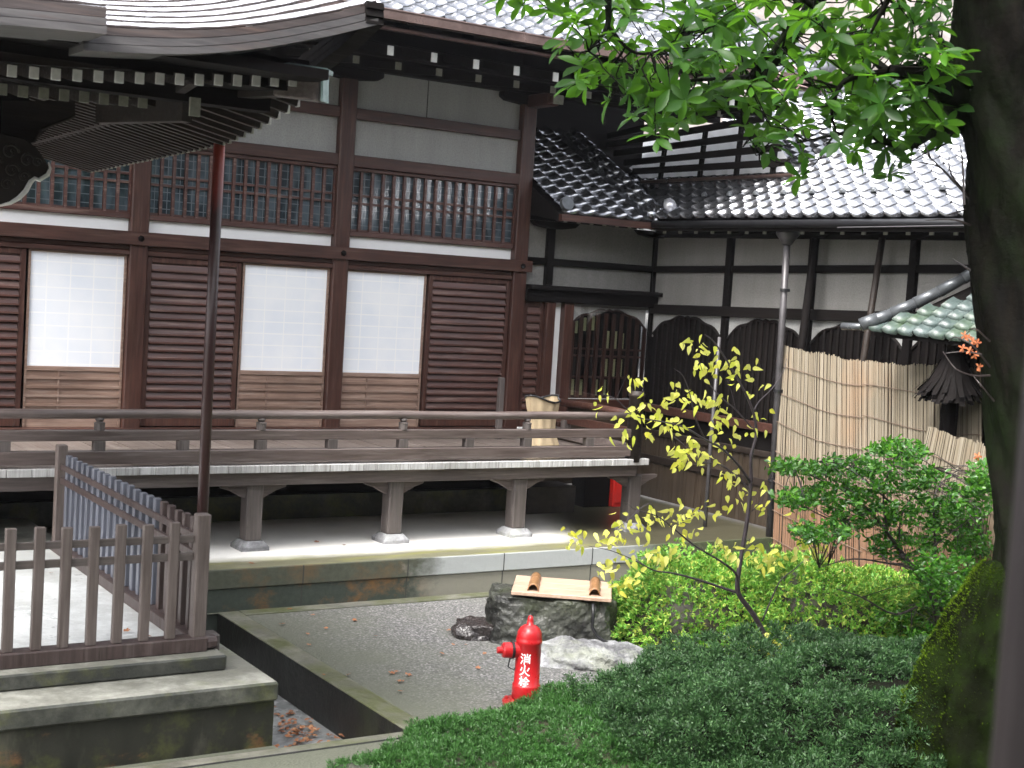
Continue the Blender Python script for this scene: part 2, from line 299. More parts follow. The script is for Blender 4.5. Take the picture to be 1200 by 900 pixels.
def reedmat():
    m, t, p = base('dry_reed', .6, .3)
    g = N(t, 'ShaderNodeNewGeometry')
    c = ramp(t, g.outputs['Random Per Island'], [(0, (.13, .105, .072)), (.2, (.23, .195, .142)), (.6, (.19, .160, .115)), (.9, (.28, .245, .19)), (1, (.16, .128, .09))])
    n = noise(t, gco(t, (1, 1, .6)), 1.3, 5, .6); c = mixc(t, ramp(t, n, [(.5, 0.), (.7, .5)]), c, (.30, .17, .09))
    g2 = N(t, 'ShaderNodeNewGeometry'); s2 = N(t, 'ShaderNodeSeparateXYZ'); t.links.new(g2.outputs['Position'], s2.inputs[0])
    ad = N(t, 'ShaderNodeMath', operation='MULTIPLY_ADD'); ad.inputs[1].default_value = .7; t.links.new(n, ad.inputs[0]); t.links.new(s2.outputs[2], ad.inputs[2])
    mr = N(t, 'ShaderNodeMapRange'); mr.inputs[1].default_value = 1.55; mr.inputs[2].default_value = 1.0; mr.inputs[4].default_value = .85; t.links.new(ad.outputs[0], mr.inputs[0])
    c = mixc(t, mr.outputs[0], c, (.17, .085, .045))
    t.links.new(c, p.inputs['Base Color']); return m
mt['reed'] = reedmat()

# ------------------------------------------------------------------ mesh helpers
class MB:
    def __init__(s): s.v = []; s.f = []; s.m = []
    def add(s, vs, fs, mi=0):
        n = len(s.v); s.v += [tuple(float(c) for c in v) for v in vs]; s.f += [tuple(i+n for i in f) for f in fs]; s.m += [mi]*len(fs); return s
    def box(s, x0, x1, y0, y1, z0, z1, mi=0):
        v = [(x0, y0, z0), (x1, y0, z0), (x1, y1, z0), (x0, y1, z0), (x0, y0, z1), (x1, y0, z1), (x1, y1, z1), (x0, y1, z1)]
        return s.add(v, [(0, 3, 2, 1), (4, 5, 6, 7), (0, 1, 5, 4), (1, 2, 6, 5), (2, 3, 7, 6), (3, 0, 4, 7)], mi)
    def bar(s, a, b, w, h, up=(0, 0, 1), mi=0, w2=None, h2=None):
        a = Vector(a); b = Vector(b); d = (b-a).normalized(); u = Vector(up); sd_ = d.cross(u)
        if sd_.length < 1e-4: sd_ = d.cross(Vector((0, 1, 0)))
        sd_.normalize(); u = sd_.cross(d); w2 = w2 or w; h2 = h2 or h; vs = []
        for p, ww, hh in ((a, w, h), (b, w2, h2)):
            for i, j in ((-1, -1), (1, -1), (1, 1), (-1, 1)): vs.append(p+sd_*(i*ww/2)+u*(j*hh/2))
        return s.add(vs, [(0, 1, 2, 3), (7, 6, 5, 4), (0, 4, 5, 1), (1, 5, 6, 2), (2, 6, 7, 3), (3, 7, 4, 0)], mi)
    def tube(s, pts, rad, n=8, mi=0, jit=0):
        pts = [Vector(p) for p in pts]; rad = rad if hasattr(rad, '__len__') else [rad]*len(pts); vs = []; ref = None
        for i, p in enumerate(pts):
            d = (pts[min(i+1, len(pts)-1)]-pts[max(i-1, 0)]).normalized()
            if ref is None: ref = d.orthogonal().normalized()
            ref = (ref-d*ref.dot(d)); ref = ref.normalized() if ref.length > 1e-5 else d.orthogonal().normalized(); b = d.cross(ref)
            for k in range(n):
                a = 2*math.pi*k/n; q = rad[i]*(1+random.uniform(-jit, jit)); vs.append(p+ref*(math.cos(a)*q)+b*(math.sin(a)*q))
        fs = [(i*n+k, i*n+(k+1) % n, (i+1)*n+(k+1) % n, (i+1)*n+k) for i in range(len(pts)-1) for k in range(n)]
        fs += [tuple(range(n-1, -1, -1)), tuple((len(pts)-1)*n+k for k in range(n))]
        return s.add(vs, fs, mi)
    def lathe(s, c, prof, n=24, axis=(0, 0, 1), mi=0):
        ax = Vector(axis).normalized(); ref = ax.orthogonal().normalized(); b = ax.cross(ref); c = Vector(c); vs = []
        for (r, h) in prof:
            for k in range(n):
                a = 2*math.pi*k/n; vs.append(c+ax*h+ref*(math.cos(a)*r)+b*(math.sin(a)*r))
        fs = [(i*n+k, i*n+(k+1) % n, (i+1)*n+(k+1) % n, (i+1)*n+k) for i in range(len(prof)-1) for k in range(n)]
        fs += [tuple(range(n-1, -1, -1)), tuple((len(prof)-1)*n+k for k in range(n))]
        return s.add(vs, fs, mi)
    def prism(s, poly, off, mi=0):
        n = len(poly); off = Vector(off); vs = [Vector(p) for p in poly]; vs += [v+off for v in vs]
        return s.add(vs, [tuple(range(n)), tuple(range(2*n-1, n-1, -1))]+[(i, i+n, (i+1) % n+n, (i+1) % n) for i in range(n)], mi)
    def build(s, name, mats, parent=None, bevel=0, smooth=False, loc=None):
        me = bpy.data.meshes.new(name); o = bpy.data.objects.new(name, me); S.collection.objects.link(o)
        if parent is not None: L = Vector(parent['_o']); o.parent = parent
        elif loc is not None: L = Vector(loc)
        else: L = Vector((0, 0, 0))
        if parent is None:
            o.location = (L.x, L.y, L.z+ZO)
            o['_o'] = tuple(L)
        else:
            o['_o'] = tuple(L)
        me.from_pydata([(v[0]-L.x, v[1]-L.y, v[2]-L.z) for v in s.v], [], s.f)
        for m in (mats if isinstance(mats, (list, tuple)) else [mats]): me.materials.append(m)
        if len(me.materials) > 1: me.polygons.foreach_set('material_index', s.m)
        if smooth: me.polygons.foreach_set('use_smooth', [True]*len(s.f))
        me.update()
        import bmesh
        bm = bmesh.new(); bm.from_mesh(me); bmesh.ops.recalc_face_normals(bm, faces=bm.faces); bm.to_mesh(me); bm.free()
        if bevel:
            b = o.modifiers.new('bevel', 'BEVEL'); b.width = bevel; b.segments = 1; b.limit_method = 'ANGLE'
        return o
def tag(o, label=None, cat=None, group=None, kind=None):
    if label: o['label'] = label
    if cat: o['category'] = cat
    if group: o['group'] = group
    if kind: o['kind'] = kind
    return o
def thing(name, loc, label, cat, group=None):
    o = bpy.data.objects.new(name, None); S.collection.objects.link(o); o.location = (loc[0], loc[1], loc[2]+ZO); o['_o'] = tuple(float(c) for c in loc)
    o.empty_display_size = .2
    return tag(o, label, cat, group)
def copy_tree(o, dx, parent=None):
    c = o.copy(); S.collection.objects.link(c)
    if parent: c.parent = parent
    else: c.location = Vector(o.location)+Vector(dx)
    for ch in [k for k in bpy.data.objects if k.parent == o]: copy_tree(ch, dx, c)
    return c
def npmesh(name, V, F, mat, parent=None, loc=(0, 0, 0), smooth=False, MI=None):
    L = np.array(parent['_o']) if parent is not None else np.array(loc, float)
    me = bpy.data.meshes.new(name); V = np.asarray(V, float)-L; F = np.asarray(F)
    me.vertices.add(len(V)); me.vertices.foreach_set('co', V.ravel())
    k = F.shape[1]; me.loops.add(F.size); me.loops.foreach_set('vertex_index', F.ravel())
    me.polygons.add(len(F)); me.polygons.foreach_set('loop_start', np.arange(len(F))*k); me.polygons.foreach_set('loop_total', np.full(len(F), k))
    if smooth: me.polygons.foreach_set('use_smooth', np.ones(len(F), bool))
    for m in (mat if isinstance(mat, list) else [mat]): me.materials.append(m)
    if MI is not None: me.polygons.foreach_set('material_index', MI)
    me.update(calc_edges=True)
    o = bpy.data.objects.new(name, me); S.collection.objects.link(o); o['_o'] = tuple(float(c) for c in L)
    if parent is not None: o.parent = parent
    else: o.location = (L[0], L[1], L[2]+ZO)
    return o
def grid(name, fn, nu, nv, mat, parent=None, smooth=True, loc=(0, 0, 0)):
    V = [fn(i/nu, j/nv) for j in range(nv+1) for i in range(nu+1)]
    F = [(j*(nu+1)+i, j*(nu+1)+i+1, (j+1)*(nu+1)+i+1, (j+1)*(nu+1)+i) for j in range(nv) for i in range(nu)]
    return npmesh(name, V, F, mat, parent, loc, smooth)
def unit(a): return a/np.maximum(np.linalg.norm(a, axis=-1, keepdims=True), 1e-9)
def leaves(P, D, L, Wd, nup=None, curl=.25, shape='oval'):
    """one leaf per point: P base, D direction, L lengths, Wd half widths"""
    n = len(P); P = np.asarray(P, float); D = unit(np.asarray(D, float))
    if nup is None: nup = rng.normal(size=(n, 3))+np.array([0, 0, 1.2])
    sd_ = unit(np.cross(D, nup)); up = np.cross(sd_, D)
    L = np.broadcast_to(L, (n,))[:, None]; Wd = np.broadcast_to(Wd, (n,))[:, None]
    if shape == 'oval': ts, ws = [0, .18, .38, .62, .84, 1.], [.10, .45, .82, 1., .66, .0]
    elif shape == 'heart': ts, ws = [0, .22, .6, 1.], [.35, 1., .75, .0]
    else: ts, ws = [0, .45, 1.], [.5, 1., .15]
    if shape == 'needle':
        a_ = P; b_ = P+D*L
        V = np.stack([a_-sd_*Wd, a_+sd_*Wd, b_+sd_*Wd*.45, b_-sd_*Wd*.45], 1).reshape(-1, 3)
        return V, np.arange(4*n).reshape(-1, 4)
    rows = []
    for t_, w_ in zip(ts, ws):
        c = P+D*L*t_-up*L*curl*t_*t_
        rows.append((c-sd_*Wd*w_+up*Wd*w_*.35, c, c+sd_*Wd*w_+up*Wd*w_*.35))
    V = np.stack([q for r_ in rows for q in r_], 1).reshape(-1, 3); k = len(ts)*3
    fl = []
    for j in range(len(ts)-1):
        a = j*3; fl += [(a, a+1, a+4, a+3), (a+1, a+2, a+5, a+4)]
    F = (np.array(fl)[None]+(np.arange(n)*k)[:, None, None]).reshape(-1, 4)
    return V, F
def merge(parts):
    V = []; F = []; o = 0
    for v, f in parts: V.append(v); F.append(f+o); o += len(v)
    return np.concatenate(V), np.concatenate(F)

# tile field: eave origin o, u along the eave, v up the slope
def tiles(name, o, u, v, nu, nv, su, sv, mat, parent, h=.034, lip=.026, cut=None, jitter=.004):
    o = np.array(o, float); u = unit(np.array(u, float)); v = unit(np.array(v, float)); n = np.cross(u, v)
    if n[2] < 0: n = -n
    T = np.array([0, .10, .2, .34, .52, .70, .84, .93, 1.]); H = np.array([.9, .45, .1, -.12, -.2, -.1, .2, .75, .9])*h
    V = []; F = []
    for j in range(nv):
        for i in range(nu):
            if cut and not cut(i, j): continue
            b = len(V); jt = rng.normal(0, jitter)
            tl = rng.normal(0, jitter*.8)
            for (vv, lift) in ((-.02, -.012), (-.02, lip), (sv*.5, lip*.55+.002), (sv+.01, 0.)):
                for t_, hh in zip(T, H):
                    sc = .5*math.sin(math.pi*2*(t_-.25))*.018 if vv < 0 else 0
                    V.append(o+u*((i+t_)*su)+v*(j*sv+vv+jt+sc)+n*(hh+lift+(tl*(t_-.5))))
            for q in range(3):
                for k in range(8): F.append((b+q*9+k, b+q*9+k+1, b+(q+1)*9+k+1, b+(q+1)*9+k))
    ob = npmesh(name, V, F, mat, parent, smooth=False)
    return ob

# ================================================================== SETTING
G = -2.7; TZ = -2.36
m = MB()
# ground: one sheet out to the horizon with an opening for the drain
X0, X1, Y0, Y1 = 3.262, 4.08, 7.24, 10.33
xs = [-60, X0, X1, 120]; ys = [-60, Y0, Y1, 160]
for i in range(3):
    for j in range(3):
        if i == 1 and j == 1: continue
        m.add([(xs[i], ys[j], G), (xs[i+1], ys[j], G), (xs[i+1], ys[j+1], G), (xs[i], ys[j+1], G)], [(0, 1, 2, 3)])
tag(m.build('ground', mt['gravel']), kind='structure')
m = MB(); m.add([(X0, Y0, -3), (X1, Y0, -3), (X1, Y1, -3), (X0, Y1, -3)], [(0, 1, 2, 3)])
tag(m.build('drain_floor', mt['drain']), kind='structure')
m = MB()
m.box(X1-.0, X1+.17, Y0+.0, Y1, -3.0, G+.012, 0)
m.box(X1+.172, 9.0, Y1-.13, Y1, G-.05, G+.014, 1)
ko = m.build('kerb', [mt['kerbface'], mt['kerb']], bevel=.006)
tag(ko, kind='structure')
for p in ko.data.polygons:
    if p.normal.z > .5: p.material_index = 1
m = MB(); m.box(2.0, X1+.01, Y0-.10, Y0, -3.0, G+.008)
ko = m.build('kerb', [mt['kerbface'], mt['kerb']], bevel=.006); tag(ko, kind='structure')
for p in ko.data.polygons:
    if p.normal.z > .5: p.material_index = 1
# hillside beyond the roofs
def hillf(a, b):
    X = -10+a*110; Y = 46+b*60-a*22
    return (X, Y, G+4+b*21*(1+1.1*min(1, max(0, (a-.28)/.15)))+1.2*math.sin(a*23+b*5)+.8*math.sin(b*31+a*9))
tag(grid('hillside', hillf, 60, 30, mt['hill']), kind='structure')

# ================================================================== LANDING with steps (front left)
LY = 7.275
land = thing('stone_landing', (1.0, 9.0, G), 'pale stone landing with two steps and a dark mossy wall, enclosed by the picket fence', 'landing')
m = MB(); m.box(-6, 3.25, LY+.03, 12.2, -3.0, -2.436); m.build('retaining_wall', mt['wallface'], land)
m = MB(); m.box(-6, 3.262, LY, 12.2, -2.432, -2.3222); o = m.build('capstone', [mt['stepface'], mt['steptop']], land, bevel=.012)
for p in o.data.polygons:
    if p.normal.z > .5: p.material_index = 1
m = MB(); m.box(-6, 3.07, 7.592, 12.2, -2.3202, -2.232); o = m.build('step', [mt['stepface'], mt['steptop']], land, bevel=.010)
for p in o.data.polygons:
    if p.normal.z > .5: p.material_index = 1
m = MB()
m.box(-5.8, 2.90, 7.86, 10.95, -2.231, -2.2235)
m.build('paving_slab', mt['slab'], land)
# ---------------- picket fence
FZ = -2.226
fence = thing('picket_fence', (2.9, 7.76, FZ), 'weathered picket fence turning the corner of the stone landing', 'fence')
m = MB(); m.box(-1.5, 2.99, 7.70, 7.82, FZ-.006, FZ+.078)
for p in (0,): pass
m.tube([(2.97, 7.76, FZ+.035), (3.06, 7.76, FZ+.033)], [.055, .045], 9, jit=.12)
m.build('base_rail', mt['picketdk'], fence, bevel=.006)
m = MB(); m.box(2.895, 2.985, 7.83, 10.80, FZ-.004, FZ+.075); m.build('base_rail', mt['picketdk'], fence, bevel=.006)
m = MB(); m.box(3.0, 3.13, 7.86, 7.97, FZ-.09, FZ+.05); m.build('corner_block', mt['greyz'], fence, bevel=.012)
m = MB(); m.box(2.905, 2.985, 7.72, 7.80, FZ+.05, -1.432); m.build('corner_post', mt['picket'], fence, bevel=.006)
m = MB(); m.box(2.90, 2.975, 10.70, 10.775, FZ, -1.415); m.build('end_post', mt['picket'], fence, bevel=.006)
for z0, z1 in ((-1.600, -1.558), (-1.705, -1.660)):
    m = MB(); m.box(-1.5, 2.905, 7.768, 7.79, z0, z1); m.build('cross_rail', mt['picketx'], fence, bevel=.003)
    m = MB(); m.box(2.925, 2.95, 7.80, 10.70, z0, z1); m.build('cross_rail', mt['picketdk'], fence, bevel=.003)
k = 0
for i in range(24):
    x = 2.772-i*.1505+rng.uniform(-.006, .006); tz = -1.477+rng.uniform(-.006, .006)
    m = MB(); a = rng.uniform(-.004, .004); m.bar((x, 7.745, FZ+.078), (x+a, 7.745, tz), .056, .040, up=(0, 1, 0)); m.build('picket', mt['picket'], fence, bevel=.004)
for i in range(21):
    y = 7.93+i*.1335; m = MB(); mm = mt['picketdk'] if i < 5 else mt['picketb']
    m.bar((2.96, y, FZ+.075), (2.96, y, -1.480+rng.uniform(-.005, .005)), .040, .052, up=(0, 1, 0)); m.build('picket', mm, fence, bevel=.004)

# ================================================================== MAIN HALL
hall = thing('temple_hall', (6.2, 13, TZ), 'dark timber temple hall with white paper doors, lattice windows and a tiled roof', 'temple hall')
W = 13.0
PX = [2.11, 4.165, 6.22, 8.36]
# terrace the hall stands on
m = MB(); m.box(3.30, 14, 10.352, 14, -2.47, TZ); o = m.build('terrace', [mt['course1'], mt['terrace']], hall)
m2 = MB()
m = MB(); m.box(3.264, 14, 10.35, 10.60, -2.516, TZ+.003); o2 = m.build('terrace_edge', [mt['course1'], mt['terrace']], hall, bevel=.008)
m = MB(); m.box(3.264, 14, 10.366, 10.7, -3.0, -2.521); m.build('terrace_wall', mt['course2'], hall)
for ob in (o, o2):
    for p in ob.data.polygons:
        if p.normal.z > .5: p.material_index = 1
# foundation under the veranda
m = MB(); m.box(-4, 8.6, 12.35, 12.6, TZ, -2.13); m.build('plinth', mt['stepface'], hall)
m = MB(); m.box(-4, 8.5, 12.45, 12.6, -2.13, -1.72); m.build('under_floor_boarding', mt['black'], hall)
m = MB(); m.box(8.1, 8.7, 12.1, 12.44, TZ, -2.08); m.build('grey_box', mt['pipe'], hall)
# posts
for x in PX:
    m = MB(); m.box(x-.085, x+.085, W-.09, W+.12, -1.62, 2.06); m.build('post', mt['hallz'], hall, bevel=.01)
# horizontal members
def hb(name, z0, z1, y0, mat='hallx', x0=-4, x1=8.36, y1=W+.02):
    m = MB(); m.box(x0, x1, y0, y1, z0, z1); return m.build(name, mt[mat], hall, bevel=.006)
hb('sill_beam', -1.62, -1.55, W-.10)
hb('door_head', .05, .095, W-.075, x1=8.27); hb('door_head', .098, .14, W-.055, x1=8.27)
o = hb('long_beam', .143, .267, W-.125, x1=8.49)
for x in PX:
    m = MB(); m.lathe((x, W-.126, .205), [(.03, 0), (.03, .012), (.012, .022)], 6, (0, -1, 0)); m.build('nail_cover', mt['black'], o)
hb('window_sill', .382, .435, W-.05, 'shut', x1=8.27)
hb('long_beam', 1.075, 1.19, W-.075, x1=8.44); hb('window_head', 1.035, 1.073, W-.045, x1=8.27)
hb('tie_beam', 1.547, 1.656, W-.06, x1=8.27)
for i, (z0, z1, mm) in enumerate(((.267, .382, 'white'), (1.19, 1.547, 'plaster'), (1.656, 2.15, 'plaster'))):
    for a, b in zip([-4]+PX[:-1], PX):
        m = MB(); m.box(a+.084, b-.084, W+.0, W+.05, z0-.002, z1+.002); m.build('plaster_panel', mt[mm], hall)
m = MB(); m.box(7.137, 7.143, W-.006, W+.01, 1.656, 2.1); m.build('panel_joint', mt['rafter'], hall)
m = MB(); m.box(-4, 8.44, W+.12, W+.2, -1.62, 3.0); m.build('inner_wall', mt['black'], hall)
# brackets at the post heads and the eaves beam
for x in PX:
    pr = [(x-.36, 0, 2.04), (x-.36, 0, 1.985), (x-.30, 0, 1.95), (x-.10, 0, 1.93), (x+.10, 0, 1.93), (x+.30, 0, 1.95), (x+.36, 0, 1.985), (x+.36, 0, 2.04)]
    m = MB(); m.prism([(a, W-.10, c) for a, b, c in pr], (0, .16, 0)); m.build('bracket', mt['black'], hall, bevel=.008)
m = MB(); m.box(8.30, 8.44, 12.5, 12.9, 1.90, 2.03); m.box(8.31, 8.45, 12.42, 12.5, 1.92, 2.0); o = m.build('bracket', mt['hallz'], hall, bevel=.01)
m = MB(); m.box(8.31, 8.43, 12.405, 12.419, 1.905, 2.0); m.build('bracket_end', mt['tipg'], o)
hb('eaves_beam', 2.04, 2.2, W-.11, 'black', x1=11.0)
hb('outer_eaves_beam', 2.06, 2.16, 12.1, 'black', x1=11.0, y1=12.2)
# shutters
def shutter(x0, x1, par=None, z0=-1.54, z1=.045, nr=19):
    m = MB(); y = W-.02
    m.box(x0, x1, y, y+.02, z0, z1); m.box(x0, x0+.05, y-.028, y-.001, z0, z1); m.box(x1-.05, x1, y-.028, y-.001, z0, z1)
    m.box(x0+.051, x1-.051, y-.026, y-.001, z1-.05, z1); m.box(x0+.051, x1-.051, y-.026, y-.001, z0, z0+.09)
    return_m = m
    o = m.build('slatted_shutter', mt['hallz'], hall, bevel=.004)
    m = MB(); H = (z1-.06-(z0+.1))/nr
    for i in range(nr):
        zz = z0+.1+i*H; m.add([(x0+.051, y-.004, zz), (x1-.051, y-.004, zz), (x1-.051, y-.024, zz+H*.28), (x0+.051, y-.024, zz+H*.28), (x1-.051, y-.006, zz+H*.92), (x0+.051, y-.006, zz+H*.92)], [(0, 1, 2, 3), (3, 2, 4, 5)])
        m.box(x0+.051, x1-.051, y-.040, y-.020, zz+H*.10, zz+H*.32)
    m.build('slats', mt['shut'], o)
for a, b in ((2.20, 3.165), (4.255, 5.19), (7.26, 8.27)): shutter(a, b)
# shoji doors
for a, b in ((3.19, 4.075), (5.21, 6.13), (6.305, 7.24)):
    m = MB(); y = W+.0
    m.box(a, a+.022, y-.03, y, -1.55, .048); m.box(b-.022, b, y-.03, y, -1.55, .048); m.box(a+.022, b-.022, y-.03, y, .030, .048); m.box(a+.022, b-.022, y-.032, y, -1.035, -.995)
    m.box(a+.022, b-.022, y-.015, y, -1.55, -1.036)
    o = m.build('paper_door', mt['shoji_wood'], hall, bevel=.002)
    m = MB(); m.box(a+.022, b-.022, y-.012, y-.006, -.995, .030); m.build('paper', mt['paper'], o)
    m = MB()
    for i in range(5):
        z = -1.10-i*.082; m.box(a+.022, b-.022, y-.034, y-.016, z-.012, z+.010)
    m.box(a+.30, a+.315, y-.030, y-.0165, -1.40, -1.036)
    m.build('rib', mt['shoji_wood'], o)
# lattice windows
for a, b in ((2.195, 4.08), (4.25, 6.135), (6.305, 8.275)):
    m = MB(); m.box(a, b, W+.015, W+.03, .435, 1.04); o = m.build('lattice_window', mt['glass'], hall)
    m = MB(); n = 16; st = (b-a)/n
    for i in range(n+1):
        x = a+i*st; m.box(x-.014, x+.014, W-.030, W+.0, .436, 1.034)
    m.build('lattice_bar', mt['shut'], o)
    m = MB()
    for z in (.705, .785): m.box(a, b, W-.012, W+.008, z, z+.022)
    m.box(a, b, W-.012, W+.008, .436, .455); m.build('lattice_rail', mt['shut'], o)
# ------------- veranda
VY = 10.934
m = MB(); x = -4.
while x < 8.66:
    m.box(x, min(x+.148, 8.66), VY+.06, W-.05, -1.662, -1.628+rng.uniform(-.003, .003)); x += .152
m.build('veranda_deck', mt['deck'], hall)
m = MB(); x = -4.
while x < 8.70:
    wd = rng.uniform(.09, .2); m.box(x, min(x+wd, 8.72), VY-.012-rng.uniform(0, .01), VY+.055, -1.689, -1.627); x += wd+.003
m.build('veranda_edge', mt['edge'], hall, bevel=.004)
m = MB(); m.box(-4, 8.62, VY+.05, VY+.15, -1.805, -1.690); m.build('veranda_joist', mt['greyx'], hall, bevel=.005)
m = MB(); m.box(-4, 8.6, 11.9, 12.0, -1.86, -1.70); m.build('veranda_joist', mt['black'], hall)
VP = [0.58, 1.93, 3.29, 4.64, 5.98, 7.30, 8.66]
for i, x in enumerate(VP):
    y = 11.10; m = MB(); m.box(x-.072, x+.072, y-.072, y+.072, TZ+.075, -1.806); o = m.build('veranda_post', mt['greyz'], hall, bevel=.01)
    m = MB(); m.prism([(x-.30, y-.03, -1.807), (x-.29, y-.03, -1.835), (x-.20, y-.03, -1.865), (x-.09, y-.03, -1.925), (x+.09, y-.03, -1.925), (x+.20, y-.03, -1.865), (x+.29, y-.03, -1.835), (x+.30, y-.03, -1.807)], (0, .06, 0))
    m.build('bracket', mt['greyx'], o, bevel=.005)
    m = MB(); m.prism([(x-.125, y-.125, TZ), (x+.125, y-.125, TZ), (x+.125, y+.125, TZ), (x-.125, y+.125, TZ)], (0, 0, .03)); 
    b = .125; c = .085
    m.add([(x-b, y-b, TZ+.03), (x+b, y-b, TZ+.03), (x+b, y+b, TZ+.03), (x-b, y+b, TZ+.03), (x-c, y-c, TZ+.078), (x+c, y-c, TZ+.078), (x+c, y+c, TZ+.078), (x-c, y+c, TZ+.078)], [(0, 1, 5, 4), (1, 2, 6, 5), (2, 3, 7, 6), (3, 0, 4, 7), (4, 5, 6, 7)])
    m.build('footing_stone', mt['rockpale'], o)
# railing
RY = VY+.05
m = MB(); m.box(-4, 8.52, RY-.04, RY+.05, -1.602, -1.498)
rail = m.build('veranda_railing', mt['redrail'], hall, bevel=.006)
m = MB(); m.box(-4, 8.50, RY-.035, RY+.035, -1.418, -1.335); m.build('middle_rail', mt['redrail'], rail, bevel=.006)
m = MB(); m.tube([(-4+i*.5, RY, -1.208+.003*math.sin(i*1.7)) for i in range(25)]+[(8.5, RY, -1.208)], .037, 10); m.build('top_rail', mt['redrail'], rail, smooth=True)
for i, x in enumerate([-.2, .56, 1.19, 1.93, 2.57, 3.29, 3.97, 4.64, 5.29, 5.98, 6.66, 7.29, 8.01]):
    m = MB(); m.box(x-.045, x+.045, RY-.036, RY+.036, -1.499, -1.417)
    m.build('baluster', mt['greyz'], rail, bevel=.003)
    if i % 2 == 1:
        m = MB(); m.lathe((x, RY, -1.336), [(.042, 0), (.042, .050), (.046, .058), (.024, .068), (.036, .085), (.03, .10)], 12); m.build('rail_knob', mt['greyz'], rail)
m = MB(); x = 8.56
m.lathe((x, RY, -1.66), [(.075, 0), (.075, .64), (.082, .645), (.082, .67), (.070, .675), (.070, .70)], 16); m.build('newel_post', mt['rafter'], rail, smooth=True)
m = MB(); m.lathe((x, RY, -.96), [(.06, 0), (.045, .012), (.068, .035), (.062, .06), (.03, .085), (.006, .105)], 14); m.build('newel_cap', mt['black'], rail, smooth=True)
# railing returning along the veranda's end
m = MB(); m.tube([(8.62, RY, -1.21), (8.70, 11.8, -1.215), (8.72, 12.85, -1.235)], .04, 9); m.build('top_rail', mt['hallx'], rail, smooth=True)
m = MB(); m.bar((8.6, RY+.05, -1.38), (8.72, 12.9, -1.40), .07, .08); m.build('middle_rail', mt['hallx'], rail)
m = MB(); m.bar((8.6, RY+.05, -1.55), (8.72, 12.9, -1.55), .09, .10); m.build('end_base_rail', mt['greyx'], rail)
for y in (11.6, 12.3):
    m = MB(); m.box(8.62, 8.70, y-.04, y+.04, -1.52, -1.40); m.build('baluster', mt['greyz'], rail)

# ------------- upper roof of the hall
EY = 11.2
def eavez(X): return 2.262+.11*max(0, (X-7.2)/3.8)**2
roofv = np.array([0, 1, .52])
def hroof():
    T = np.array([0, .10, .2, .34, .52, .70, .84, .93, 1.]); H = np.array([.9, .45, .1, -.12, -.2, -.1, .2, .75, .9])*.036
    V = []; F = []; su = .212; sv = .20; vn = unit(roofv); nn = np.array([0, -vn[2], vn[1]])
    for j in range(26):
        for i in range(44):
            xb = 1.8+i*su
            if xb > 11.0-.15: continue
            b = len(V); jt = rng.normal(0, .004)
            for (vv, lift) in ((-.02, -.014), (-.02, .028), (sv*.5, .017), (sv+.01, 0.)):
                for t_, hh in zip(T, H):
                    X = xb+t_*su; sc = .5*math.sin(math.pi*2*(t_-.25))*.018 if vv < 0 else 0
                    V.append(np.array([X, EY, eavez(X)+.05])+vn*(j*sv+vv+jt+sc)+nn*(hh+lift))
            for q in range(3):
                for k in range(8): F.append((b+q*9+k, b+q*9+k+1, b+(q+1)*9+k+1, b+(q+1)*9+k))
    return npmesh('roof', V, F, mt['tile'], hall)
hroof()
m = MB()
for i in range(23):
    a = 1.8+i*.4; b = a+.4
    vs = [(a, EY+.02, eavez(a)-.02), (b, EY+.02, eavez(b)-.02), (b, 16.6, eavez(b)-.02+.52*5.38), (a, 16.6, eavez(a)-.02+.52*5.38),
          (a, EY+.02, eavez(a)-.09), (b, EY+.02, eavez(b)-.09), (b, 13.4, eavez(b)+.30), (a, 13.4, eavez(a)+.30)]
    m.add(vs, [(0, 1, 2, 3), (4, 5, 6, 7), (0, 1, 5, 4)])
m.build('soffit', mt['black'], hall)
m = MB(); gp = [(1.8+i*.46, EY-.06, eavez(1.8+i*.46)-.01) for i in range(21)]
for i in range(20):
    a, b = gp[i], gp[i+1]
    m.bar(a, b, .09, .075)
m.tube([(p[0], p[1]-.04, p[2]+.04) for p in gp], .012, 6)
m.build('gutter', mt['gutter'], hall)
m = MB()
for i in range(20): m.bar((gp[i][0], EY+.05, gp[i][2]-.06), (gp[i+1][0], EY+.05, gp[i+1][2]-.06), .06, .09)
m.build('fascia', mt['hallx'], hall)
for i in range(16):
    x = 4.12+i*.449
    if x > 10.9: break
    dz = .06*max(0, (x-7.6)/3.4)**2
    m = MB(); m.bar((x, 11.52, 2.02+dz), (x, 12.9, 2.30+dz), .055, .075); o = m.build('rafter', mt['black'], hall)
    m = MB(); m.box(x-.029, x+.029, 11.503, 11.518, 1.978+dz, 2.062+dz); m.build('rafter_end', mt['tipw'], o)
    m = MB(); m.bar((x+.02, 12.25, 2.015+dz*.6), (x+.02, 13.0, 2.11+dz*.6), .06, .07); o = m.build('rafter', mt['black'], hall)
    m = MB(); m.box(x-.012, x+.052, 12.235, 12.248, 1.98+dz*.6, 2.05+dz*.6); m.build('rafter_end', mt['tipg'], o)
# gable verge and ridge pieces of the upper roof
m = MB()
for k in range(26):
    y = 11.2+k*.2; z = eavez(11)+.10+.52*(y-11.2); m.tube([(11.02, y, z), (11.02, y+.22, z+.13)], [.10, .085], 8)
m.build('verge_tile', mt['ridge'], hall, smooth=True)
m = MB(); m.box(8.36, 11.0, 14.35, 14.45, .6, 3.95); m.build('recessed_wall', mt['black'], hall)
m = MB(); m.box(8.30, 8.42, 13.05, 14.4, .3, 3.2); m.build('side_wall', mt['black'], hall)
m = MB(); m.tube([(8.46, 13.2, 1.62), (9.2, 14.3, 1.60)], .012, 6); m.build('side_rail', mt['rafter'], hall)

